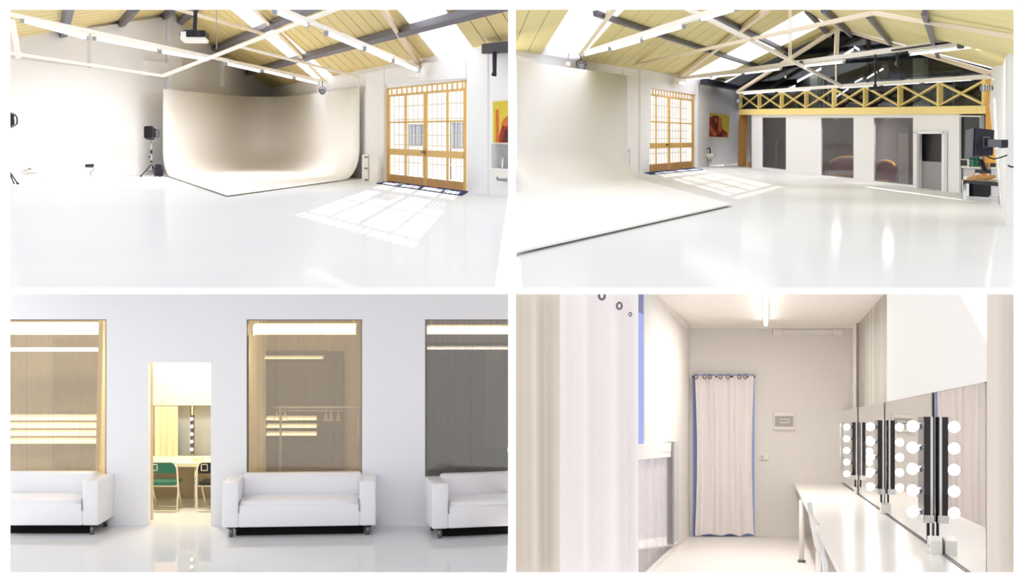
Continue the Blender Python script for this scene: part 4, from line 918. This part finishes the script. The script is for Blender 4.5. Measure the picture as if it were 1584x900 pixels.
obj('backplate', MB().prism([at(295, 702, YC), at(300, 702, YC), at(300, 642, YC), at(295, 642, YC)], V((0, .03, 0))), paint('strip_grey', (92, 92, 94), .3, metal=.6), t)
obj('post', MB().beam(at(297.5, 716, YC + .05), at(297.5, 628, YC + .05), .02, .02), CUR, t)
BULB = glow('warm_bulb', (255, 250, 228), 3)
for y in (648, 659.5, 671.5, 683, 695):
    c = at(296.5, y, YC - .03); m = MB(); t_ = bmesh.new(); bmesh.ops.create_icosphere(t_, subdivisions=2, radius=.024); m.merge(t_, lambda p: c + p); obj('bulb', m, BULB, t, True)
TW = paint('cream_table', (236, 228, 206), .5)
t = thing('vanity_table', at(280, 787, 17.8), 'long cream dressing table seen through the lounge doorway', 'table')
ty = 17.8
obj('top', MB().prism([at(200, 716.5, ty), at(360, 716.5, ty), V((at(360, 716, ty).x, 18.62, at(0, 716.5, ty).z)), V((at(200, 716, ty).x, 18.62, at(0, 716.5, ty).z))], UP * -.05), TW, t)
lx = at(301, 787, ty).x
obj('leg', MB().tube([V((lx, ty + .05, 0)), V((lx, ty + .05, at(0, 718, ty).z - .03))], .02, 10), CHROME, t, True)
obj('leg', MB().tube([V((lx - .9, ty + .05, 0)), V((lx - .9, ty + .05, at(0, 718, ty).z - .03))], .02, 10), CHROME, t, True)
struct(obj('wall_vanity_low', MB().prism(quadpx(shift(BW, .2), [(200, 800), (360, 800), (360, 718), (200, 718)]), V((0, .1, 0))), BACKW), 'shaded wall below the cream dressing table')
tag(obj('socket_block', MB().box(at(306.5, 710.3, 18.0), (.13, .1, .08), .012), TW), 'small cream socket block on the dressing table beside the bulb strip', 'socket box')
def folding_chair(M, mat, label):
    o_ = M @ V((0, 0, 0)); t = thing('folding_chair', o_, label, 'chair', 'folding chairs at the dressing table')
    WHT = paint('white_tube', (238, 234, 222), .35)
    w_ = .2
    def rnd(pts): return pts
    obj('back_frame', MB(M).tube([(-w_, 0, .03), (-w_ - .012, .02, .3), (-w_, .0, .58), (-w_ + .03, -.01, .65), (-w_ + .07, -.012, .67), (w_ - .07, -.012, .67), (w_ - .03, -.01, .65), (w_, 0, .58), (w_ + .012, .02, .3), (w_, 0, .03)], .012, 8), WHT, t, True)
    obj('floor_rail', MB(M).tube([(-w_, 0, .03), (-w_ + .03, 0, .014), (w_ - .03, 0, .014), (w_, 0, .03)], .012, 8), WHT, t, True)
    for s in (-1, 1): obj('front_leg', MB(M).tube([(s * (w_ - .03), .38, .014), (s * (w_ - .03), .1, .38)], .011, 8), WHT, t, True)
    obj('front_rail', MB(M).tube([(-w_ + .03, .38, .014), (w_ - .03, .38, .014)], .011, 8), WHT, t, True)
    obj('seat', MB(M).box((0, .16, .38), (.36, .34, .045), .018), mat, t)
    obj('seat_rail', MB(M).tube([(-w_, 0.015, .345), (w_, .015, .345)], .01, 8), WHT, t, True)
    bk = obj('backrest', MB(M).box((0, .01, .59), (.37, .03, .15), .012), mat, t)
    for c, s in (((-.1, -.01, .636), (.09, .012, .01)), ((-.1, -.01, .556), (.09, .012, .01)), ((-.14, -.01, .596), (.01, .012, .09)), ((-.06, -.01, .596), (.01, .012, .09))):
        obj('hand_hole_rim', MB(M).box(c, s), WHT, bk)
t = thing('fill_lamp', at(275, 500, 17.6), 'unseen lamp added to light the room behind the lounge doorway', 'lamp')  # lamp out of view, added to brighten the doorway room
obj('shade', MB().box(at(275, 470, 17.6), (.9, .16, .06), .02), CREAM, t); obj('rod', MB().tube([at(275, 470, 17.6), V((at(275, 470, 17.6).x, 17.6, 3.0))], .02, 8), CREAM, t)
strip_light(at(240, 480, 17.6), at(300, 480, 17.6), .3, 48, t, (1, .95, .84))
TEAL = paint('teal_vinyl', (46, 112, 98), .5); BLKV = paint('black_vinyl', (30, 28, 32), .5)
yc = wy(792)
folding_chair(Matrix.Translation(V((at(250.5, 792, yc).x, yc, 0))) @ Matrix.Scale(1.02, 4), TEAL, 'teal folding chair with white tube frame seen through the doorway')
folding_chair(Matrix.Translation(V((at(328, 792, yc).x, yc, 0))) @ Matrix.Scale(1.02, 4), BLKV, 'black folding chair with white tube frame half hidden by the doorway edge')
# curtain in doorway
tag(obj('door_curtain', curtain_mesh(at(229.5, 700, YW + .2), at(238, 700, YW + .3), at(0, 561, YW + .2).z, .03, 1.6, .018, V((.6, -1, 0)).normalized(), 20, 8, .5), paint('ivory_curtain', (232, 222, 206), .9), smooth=True), 'narrow ivory curtain gathered at the edge of the lounge doorway', 'curtain')
# sofas
LEA = paint('white_leather', (236, 236, 240), .28, var=.02, scale=2, bump=.12, spec=.5, bscale=9)
UND = paint('black_lining_and_shade', (14, 14, 15), .9); LEG = paint('steel_leg', (120, 120, 122), .25, metal=.9)
def sofa(M, label, W=1.86, D=.66):
    t = thing('leather_sofa', M @ V((0, 0, 0)), label, 'sofa', 'white leather sofas along the wall')
    hw = W / 2; aw = .2; fz_ = -D / 2
    def soft(c, s, b, bulge=0, seg=3):
        m = MB(M); tb = bmesh.new(); bmesh.ops.create_cube(tb, size=1)
        bmesh.ops.subdivide_edges(tb, edges=tb.edges[:], cuts=5, use_grid_fill=True)
        for v in tb.verts:
            p = v.co * 2; k = V((p.x * s[0] / 2, p.y * s[1] / 2, p.z * s[2] / 2))
            in_ = V([max(-s[i] / 2 + b, min(s[i] / 2 - b, k[i])) for i in range(3)]); dlt = k - in_
            if dlt.length > 1e-6: k = in_ + dlt.normalized() * b
            e = (1 - p.x ** 2) * (1 - p.y ** 2)
            k.z += bulge * e * (1 if p.z > 0 else 0)
            v.co = k + V(c)
        m.merge(tb, lambda p: p); return m
    obj('base', MB(M).box((0, .01, .245), (W - .05, D - .03, .25), .015), LEA, t)
    obj('front_panel', MB(M).box((0, fz_ + .045, .255), (W - 2 * aw + .01, .09, .27), .022, 3), LEA, t, True)
    for s in (-1, 1): obj('arm', MB(M).box((s * (hw - aw / 2), 0, .395), (aw, D, .55), .022, 3), LEA, t, True)
    obj('seat_cushion', soft((0, -.035, .375), (W - 2 * aw, D - .1, .14), .04, .02), LEA, t, True)
    obj('backrest', MB(M).box((0, D / 2 - .1, .46), (W - 2 * aw + .02, .2, .5), .05, 4), LEA, t, True)
    obj('piping', MB(M).tube([(-hw + aw, fz_ - .004, .3), (-hw + aw + .004, fz_ - .004, .43), (-hw + aw + .02, fz_ + .06, .445)], .006, 6), GREYP, t, True)
    obj('piping', MB(M).tube([(hw - aw, fz_ - .004, .3), (hw - aw - .004, fz_ - .004, .43), (hw - aw - .02, fz_ + .06, .445)], .006, 6), GREYP, t, True)
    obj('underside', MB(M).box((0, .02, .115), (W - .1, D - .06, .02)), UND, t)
    obj('shadow_board', MB(M).box((0, -D / 2 + .16, .055), (W - .3, .03, .11)), UND, t)  # black board added for the deep shade under the sofa
    for sx in (-1, 1):
        for sy in (-1, 1): obj('leg', MB(M).tube([(sx * (hw - .1), sy * (D / 2 - .06), 0), (sx * (hw - .1), sy * (D / 2 - .06), .11)], .025, 10), LEG, t, True)
ys = wy(828) + .33
sx_ = lambda x: (x - 792) / FP * (ys - .33)
def place(xc, rot): return Matrix.Translation(V((sx_(xc), ys, 0))) @ Matrix.Rotation(rot, 4, 'Z')
sofa(place(35, .0), 'white leather sofa in front of the gold lit window, cut by the left edge')
sofa(Matrix.Translation(V((0, -.08, 0))) @ place(461, math.radians(5)), 'white leather sofa standing whole below the clothes rail window')
sofa(Matrix.Translation(V((-.06, -.05, 0))) @ place(783, math.radians(13)), 'white leather sofa in front of the dark window, cut by the right edge')

# ================================================================== DRESSING ROOM WITH BULB MIRRORS (lower right)
ROOM[0] = R4; f = R4.f
Y0 = 1.5 * FP / (829 - 665)
VP4 = (1183, 662); dr = V(((VP4[0] - 792) / FP, 1, (450 - VP4[1]) / FP))
BK4 = (at(1100, 700, Y0), V((0, -1, 0)))
ML = vplane(at(1303, 747, Y0), at(1303, 747, Y0) + dr); ML = (ML[0], V((-abs(ML[1].x), abs(ML[1].y), 0)))
RL = vplane(at(1316, 747, Y0), at(1316, 747, Y0) + dr); RL = (RL[0], ML[1])
LL = vplane(f(1067, 829), f(1010, 886)); 
if LL[1].x < 0: LL = (LL[0], -LL[1])
F4c = [f(1060, 829), f(1330, 829), f(1600, 829), at(1600, 900, 11), f(1600, 905), f(780, 905), f(1000, 886)]
floor_slab([f(1040, 829), f(1340, 829), f(1700, 905), f(780, 905), f(780, 860)], FLOOR4, 'satin cream floor of the dressing room')
struct(obj('wall_back', MB().prism(quadpx(BK4, [(1040, 829), (1340, 829), (1340, 440), (1040, 440)]), V((0, .15, 0))), WALLW), 'warm white back wall of the dressing room')
# ceiling
cz = [at(1062, 506, Y0), at(1318, 512, Y0)]
k4 = 10.5
CL = (at(1190, 509, Y0), plane3(at(1062, 508, Y0), at(1318, 508, Y0), at(1190, 508, Y0) + dr)[1])
struct(obj('ceiling', MB().prism([hit(CL, 1040, 508), hit(CL, 1340, 508), hit(CL, 1520, 440), hit(CL, 900, 440)], UP * .08), paint('warm_ceiling', (242, 236, 230), .8)), 'warm white ceiling of the dressing room', 'ceiling')
# right wall above the mirrors, with a window
rt = lambda x: lin((1316, 508), (1345, 470), x)
m = MB().prism(quadpx(RL, [(1315, 829), (1323.5, 870), (1323.5, 478), (1315, 505)]), V((.1, 0, 0)))
wr4 = struct(obj('wall_mirror_side', MB().prism(quadpx(RL, [(1316, 640), (1323.5, 640), (1323.5, 495.5), (1316, 507)]), V((.1, 0, 0))), WALLW), 'warm white wall strip at the far end of the mirrors')
up_ = MB().prism(quadpx(RL, [(1323.5, 495.5), (1371.5, 440), (1371.5, 430), (1316, 507)]), V((.1, 0, 0)))
obj('window_head', up_, WALLW, wr4)
m = MB().prism(quadpx(ML, [(1372, 624), (1530, 590), (1530, 430), (1372, 430)]), -ML[1] * .12)
struct(obj('wall_mirror_upper', m, WALLW), 'large warm white panel above the bulb mirrors')
m = MB().prism(quadpx(RL, [(1316, 830), (1560, 1000), (1560, 585), (1316, 633)]), -ML[1] * .1)
struct(obj('wall_mirror_lower', m, WALLW), 'warm white wall behind the bulb mirrors')
t = thing('window_9', hit(RL, 1345, 630), 'grey translucent window above the far mirrors', 'window'); t['kind'] = 'structure'
PC4 = pane('soft_grey_sheet', (224, 220, 212), .12, .15, .5, (196, 192, 184), 3)
obj('pane', MB().prism(quadpx(shift(RL, -.03), [(1324, 632), (1374, 624), (1374, 430), (1324, 494)]), -ML[1] * .02), PC4, t)
obj('frame_edge', MB().prism(quadpx(RL, [(1322.5, 634), (1324.5, 634), (1324.5, 494), (1322.5, 496)]), ML[1] * .03), WALLW, t)
obj('frame_edge', MB().prism(quadpx(RL, [(1324, 496), (1372, 442), (1372, 438), (1324, 492)]), ML[1] * .03), WALLW, t)
# counter
CT = plane3(at(1303, 747, Y0), at(1303, 747, Y0) + dr, at(1228, 747, Y0))
WORK = paint('white_worktop', (240, 236, 230), .22, var=.01, spec=.5)
t = thing('long_counter', hit(CT, 1229, 746) - UP * .7, 'long white worktop running below the bulb mirrors', 'counter')
q = [hit(CT, 1228.5, 747), hit(CT, 1302.5, 747), hit(CT, 1530, 909), hit(CT, 1312, 909)]
obj('worktop', MB().prism(q, UP * -.035), WORK, t)
lp = hit(CT, 1240, 768)
def floor_z(p):                                            # height of the dressing room floor under a point
    return CAM.z - R4.h + (450 - R4.yh) / FP * p.y
lg = V((lp.x, lp.y, floor_z(lp)))
obj('leg', MB().tube([lg, V((lp.x, lp.y, lp.z - .04))], .028, 12), paint('white_leg', (236, 230, 224), .4), t, True)
obj('leg_foot', MB().lathe(lg, (0, 0, 1), [(.045, 0), (.045, .02), (.03, .03)], 12), STEEL, t)
lp2 = hit(CT, 1310, 884); lg2 = V((lp2.x + .03, lp2.y, floor_z(lp2)))
# mirrors with strips
MIRR = paint('mirror_silver', (240, 240, 240), .0, metal=1, var=0)
seams = [1303, 1327, 1368, 1443, 1527]
mt_ = lambda x: lin((1303, 635), (1527, 590), x); mb_ = lambda x: lin((1303, 747), (1497, 885), x)
for i, (a, b) in enumerate(zip(seams, seams[1:])):
    t = thing('vanity_mirror', hit(ML, a, mb_(a)), 'frameless mirror panel, %s from the back wall of the dressing room' % ['first', 'second', 'third', 'fourth and largest'][i], 'mirror', 'mirror panels on the counter')
    g_ = .5 if i < 2 else 1.0
    obj('glass', MB().prism(quadpx(ML, [(a, mb_(a)), (b - g_, mb_(b - g_)), (b - g_, mt_(b - g_)), (a, mt_(a))]), -ML[1] * .01), MIRR, t)
    obj('edge_seam', MB().prism(quadpx(shift(ML, .003), [(b - g_ * 1.2, mb_(b)), (b + g_ * .3, mb_(b)), (b + g_ * .3, mt_(b)), (b - g_ * 1.2, mt_(b))]), ML[1] * .002), BLACK, t)
    obj('bottom_seam', MB().prism(quadpx(shift(ML, .004), [(a, mb_(a)), (b, mb_(b)), (b, mb_(b) - 1.1 * (1 if i > 1 else .5)), (a, mb_(a) - 1.1 * (1 if i > 1 else .5))]), ML[1] * .01), STEEL, t)
BUL = glow('white_bulb', (255, 250, 244), 9.0)
BARM = paint('black_chrome', (60, 56, 56), .08, metal=1, var=.02)
wr_ = ['farthest', 'third', 'second', 'nearest']
for i, (sx1, y0, y1, ys_) in enumerate(((1302, 655, 726, None), (1327, 653, 741, None), (1368.5, 650, 763.5, None), (1443, 645, 806.5, None))):
    A = hit(ML, sx1, y0); B = hit(ML, sx1, y1); B = V((A.x, A.y, B.z)); n = ML[1]; dz = dr.normalized()
    t = thing('bulb_bar', B, '%s chrome light bar with a row of round bulbs at the mirrors' % wr_[i], 'light bar', 'bulb bars between the mirrors')
    wdt = .075; dl = .16
    obj('bar', MB().prism([B + n * .012 - dz * dl, B + n * .012 + dz * dl, B + n * wdt + dz * dl, B + n * wdt - dz * dl], UP * (A.z - B.z)), BARM, t)
    obj('face_plate', MB().prism([B + n * .02 - dz * (dl + .012), B + n * .035 - dz * (dl + .012), B + n * .035 - dz * dl, B + n * .02 - dz * dl], UP * (A.z - B.z)), CHROME, t)
    obj('end_cap', MB().prism([B + n * .012 - dz * dl * 1.02, B + n * .012 + dz * dl, B + n * (wdt + .004) + dz * dl, B + n * (wdt + .004) - dz * dl * 1.02], UP * .05), CHROME, t)
    for k in range(5):
        fr = .09 + .82 * k / 4
        c = A.lerp(B, fr) + n * (wdt + .055) - dz * .02
        obj('lamp_socket', MB().lathe(A.lerp(B, fr) + n * wdt - dz * .02, n, [(.02, 0), (.022, .015), (.014, .02)], 10), CHROME, t)
        m = MB(); t_ = bmesh.new(); bmesh.ops.create_icosphere(t_, subdivisions=3, radius=.037); m.merge(t_, lambda p: c + p); obj('bulb', m, BUL, t, True)
    obj('cable', MB().tube([B + n * .03, B + n * .03 - UP * .12], .01, 6), BLACK, t)
for i, (x0, x1, y0, y1) in enumerate(((1296, 1303, 733, 746), (1321, 1331.5, 748, 766), (1360.5, 1377, 772, 797.5), (1433, 1463.5, 822, 861))):
    c = hit(CT, (x0 + x1) / 2 + (x1 - x0) * .1, y1 - (y1 - y0) * .12); s = c.y / FP; wv = (x1 - x0) * s * .8; hv = (y1 - y0) * s * .62
    c = c + ML[1] * .02
    t = thing('socket_block', c, '%s white socket block standing on the worktop at the mirrors' % wr_[i], 'socket box', 'socket blocks on the worktop')
    ang = math.atan2(-dr.x, dr.y)
    obj('body', MB().box(c + UP * hv / 2, (wv * .75, wv * 1.6, hv), wv * .06, rz=ang), CREAM, t)
    obj('lid_seam', MB().box(c + UP * hv / 2 + dr.normalized() * wv * .2, (wv * .77, wv * .03, hv * 1.01), 0, rz=ang), GREYP, t)
    obj('switch', MB().lathe(c + V((-wv * .38, -wv * .2, hv * .55)), ML[1], [(wv * .13, 0), (wv * .13, wv * .05), (wv * .05, wv * .07)], 10), paint('socket_brown', (170, 140, 120), .5), t)
# chair at counter
cp = hit(CT, 1262, 812); cz_ = floor_z(cp)
t = thing('white_chair', V((cp.x, cp.y, cz_)), 'white chair back tucked against the long worktop', 'chair')
WPL = paint('white_plastic', (238, 232, 226), .4)
Q = lambda x, y, dy=0: at(x, y, cp.y + dy)
obj('backrest', MB().prism([Q(1250, 793), Q(1259, 805), Q(1265, 812), Q(1273, 850), Q(1270, 857), Q(1260, 846)], V((.03, .05, 0))), WPL, t)
obj('leg', MB().tube([Q(1266, 850, .02), Q(1265.5, 905, .02)], .022, 8), WPL, t, True)
obj('leg', MB().tube([Q(1272, 850, .3), Q(1278, 905, .3)], .016, 8), WPL, t, True)
obj('side_tube', MB().tube([Q(1252, 778, .1), Q(1256, 800, .1), Q(1266, 815, .0), Q(1276, 860, -.1), Q(1280, 900, -.1)], .016, 8), CHROME, t, True)
# left wall, window, curtains
lt = lambda x: lin((1017.5, 455), (1062, 506), x)
lb = lambda x: lin((1067, 829), (1010, 886), x)
m = MB()
m.prism(quadpx(LL, [(1050, lb(1050)), (1067, 829), (1067, 507), (1050, lt(1050))]), V((-.012, 0, 0)))
m.prism(quadpx(LL, [(997, 683), (1050, 683), (1050, lt(1050)), (997, lt(997))]), V((-.012, 0, 0)))
m.prism(quadpx(LL, [(980, lb(980)), (1050, lb(1050)), (1050, 837), (980, 905)]), V((-.012, 0, 0)))
struct(obj('wall_curtain_side', m, WALLW), 'warm white side wall beside the large curtain')
tr = MB().beam(hit(shift(LL, .02), 1010, lt(1010) + 2), hit(shift(LL, .02), 1061, lt(1061) + 2), .06, .05)
struct(obj('trim_2', tr, paint('cornice_white', (232, 226, 220), .5)), 'white cable trunking along the ceiling corner', 'trim')
t = thing('window_10', hit(LL, 1015, 840), 'low grey translucent window beside the large curtain', 'window'); t['kind'] = 'structure'
obj('pane', MB().prism(quadpx(shift(LL, -.06), [(980, 900), (1043, 843), (1043, 683), (980, 688)]), V((-.02, 0, 0))), pane('milky_sheet', (240, 236, 238), .1, .12, .3, (216, 210, 208), 2), t)
obj('frame_post', MB().prism(quadpx(shift(LL, .02), [(1042, 842), (1050, 836), (1050, 683), (1042, 683)]), V((-.08, 0, 0))), paint('frame_grey', (206, 200, 196), .4), t)
obj('frame_groove', MB().prism(quadpx(shift(LL, .03), [(1042, 842), (1043.2, 841), (1043.2, 683), (1042, 683)]), V((-.02, 0, 0))), GREYP, t)
for k, y in enumerate((687, 694, 702)):
    obj('blind_pleat', MB().prism(quadpx(shift(LL, .004 - .002 * k), [(985, y + 9), (1042, y + 4), (1042, y - 3), (985, y)]), V((-.006, 0, 0))), WALLW, t)
# blue daylight pane and blue door
BLUE = pane('blue_daylight_pane', (204, 209, 240), .05, .1)  # glass tint carries the blue of the daylight
t = thing('window_11', hit(LL, 992, 688), 'tall slit of blue daylight beside the large curtain', 'window'); t['kind'] = 'structure'
obj('pane', MB().prism(quadpx(shift(LL, -.02), [(978, 688), (996, 688), (997, 430), (978, 430)]), V((-.02, 0, 0))), BLUE, t)
CW = paint('white_voile', (234, 228, 228), .9, var=.02); CB = paint('beige_linen', (214, 204, 194), .9, var=.05, scale=1)
YC1, YC2 = 9.2, 10.2
def hang_curtain(name, x0, x1, Y, ytop, ybot, waves, amp, mat, label, seed, flare=.3, dYr=0.0, nu=90):
    A, B = at(x0, 600, Y), at(x1, 600, Y + dYr)
    return tag(obj(name, curtain_mesh(A, B, at(0, ytop, Y).z, at(0, ybot, Y).z, waves, amp, V((0, -1, 0)), nu, 12, flare, seed), mat, smooth=True), label, 'curtain')
t = thing('large_curtain', at(920, 900, YC2), 'large white curtain with metal eyelets hanging at the left of the dressing room', 'curtain')
obj('cloth', curtain_mesh(at(852, 600, YC2), at(987, 600, YC2), at(0, 440, YC2).z, at(0, 900, YC2).z, 3.2, .035, V((0, -1, 0)), 90, 12, .3, 3), CW, t, True)
for (x, y, r) in ((931, 457, 6), (958, 473, 5), (975, 486, 2.8)):
    c = at(x, y, YC2 - .12); rr_ = r * YC2 / FP
    obj('eyelet', MB().tube([c + V((math.cos(a) * rr_ * .75, 0, math.sin(a) * rr_)) for a in [2 * math.pi * k / 20 for k in range(20)]], rr_ * .3, 8, True), STEEL, t, True)
hang_curtain('linen_curtain', 780, 866, YC1, 440, 900, 2.2, .04, CB, 'beige linen curtain hanging in front of the large white curtain', 5)
hang_curtain('edge_curtain', 1527, 1580, 5.7, 430, 905, 1.3, .03, CB, 'pale linen curtain hanging at the right edge beside the last mirror', 9)
# back curtain in a blue doorway
t = thing('door_4', at(1119, 829, Y0), 'blue lit doorway behind the eyelet curtain in the back wall', 'door'); t['kind'] = 'structure'
BLUEW = paint('blue_daylight_door', (164, 182, 230), .6)  # blue of the daylight put into the door's colour
obj('door_leaf', MB().prism(quadpx(shift(BK4, .01), [(1072, 829), (1167, 829), (1167, 579), (1072, 579)]), V((0, -.01, 0))), BLUEW, t)
yb_ = Y0 - .12
t = thing('eyelet_curtain', at(1119, 829, yb_), 'white eyelet curtain on a short rod in front of the back wall', 'curtain')
def fn(u, v):
    x = 1074.5 + 91 * u; wv_ = math.sin(2 * math.pi * 4 * u + 1.2) + .3 * math.sin(2 * math.pi * 7 * u + 2 * v)
    sq = 1 - .035 * math.sin(math.pi * min(1, v * 1.0)) * 2
    xx = 1120 + (x - 1120) * (sq if v < .97 else 1)
    p = at(xx, 827 - 246 * v + (1 - v) * 1.6 * math.sin(2 * math.pi * 3 * u), yb_)
    return p + V((0, -.03 * wv_, 0))
obj('cloth', MB().grid(fn, 80, 16), CW, t, True)
obj('rod', MB().tube([at(1071, 582.5, yb_ + .04), at(1168, 582.5, yb_ + .04)], .016, 8), STEEL, t, True)
for x in (1077, 1090, 1098, 1114.5, 1126, 1144, 1153):
    c = at(x, 582.5, yb_ - .05)
    obj('eyelet', MB().tube([c + V((math.cos(a) * .022, 0, math.sin(a) * .032)) for a in [2 * math.pi * k / 14 for k in range(14)]], .008, 6, True), paint('eyelet_grey', (130, 128, 134), .3, metal=.7), t, True)
# wall fittings
BF = shift(BK4, .0)
t = thing('light_switch', at(1181, 711, Y0 - .03), 'cream light switch on the back wall beside the eyelet curtain', 'switch')
obj('plate', MB().box(at(1181.5, 707, Y0 - .015), (.125, .03, .08), .008), CREAM, t); obj('rocker', MB().box(at(1179, 707, Y0 - .033), (.04, .012, .05), .004), paint('rocker_grey', (206, 200, 190), .5), t)
t = thing('fuse_box', at(1213, 665, Y0 - .03), 'white fuse box with a grey flap on the back wall', 'fuse box')
obj('housing', MB().box(at(1213, 651, Y0 - .03), (.31, .06, .25), .012), CREAM, t)
obj('flap', MB().box(at(1213, 651.5, Y0 - .065), (.26, .012, .15), .006), paint('flap_grey', (178, 172, 166), .3), t)
obj('breaker_window', MB().box(at(1214, 651, Y0 - .075), (.13, .01, .055), .004), CREAM, t)
for k in range(5): obj('breaker', MB().box(at(1209 + k * 2.4, 651, Y0 - .082), (.013, .008, .018)), BLACK, t)
t = thing('ceiling_conduit', at(1250, 514, Y0 - .04), 'white conduit with two junction boxes high on the back wall', 'conduit')
obj('conduit', MB().beam(at(1200, 513, Y0 - .03), at(1298, 513, Y0 - .03), .05, .06), CREAM, t)
for x in (1203, 1295.5):
    j = obj('junction_box', MB().box(at(x, 513, Y0 - .05), (.14, .09, .1), .01), CREAM, t); obj('lid_gap', MB().box(at(x + .8, 507.6, Y0 - .06), (.11, .09, .008)), BLACK, j)
FL = glow('cool_tube', (255, 252, 248), 7)
t = thing('ceiling_tube_light', hit(CL, 1185, 494), 'bright fluorescent tube on the dressing room ceiling', 'ceiling light')
a, b = hit(CL, 1184.6, 494) - UP * .06, hit(CL, 1184.6, 448) - UP * .06
obj('tube', MB().tube([a, b], .022, 10), FL, t, True)
obj('housing', MB().beam(a + UP * .045, b + UP * .045, .06, .03), TRUSS, t)
strip_light(a - UP * .03, b - UP * .03, .1, 74, t, (1, .97, .93))
obj('end_cap', MB().lathe(a, (0, 1, 0), [(.028, 0), (.028, .04), (.02, .05)], 10), CREAM, t)

for o in bpy.data.objects:
    for k in ('_o', 'base_at'):
        if k in o: del o[k]
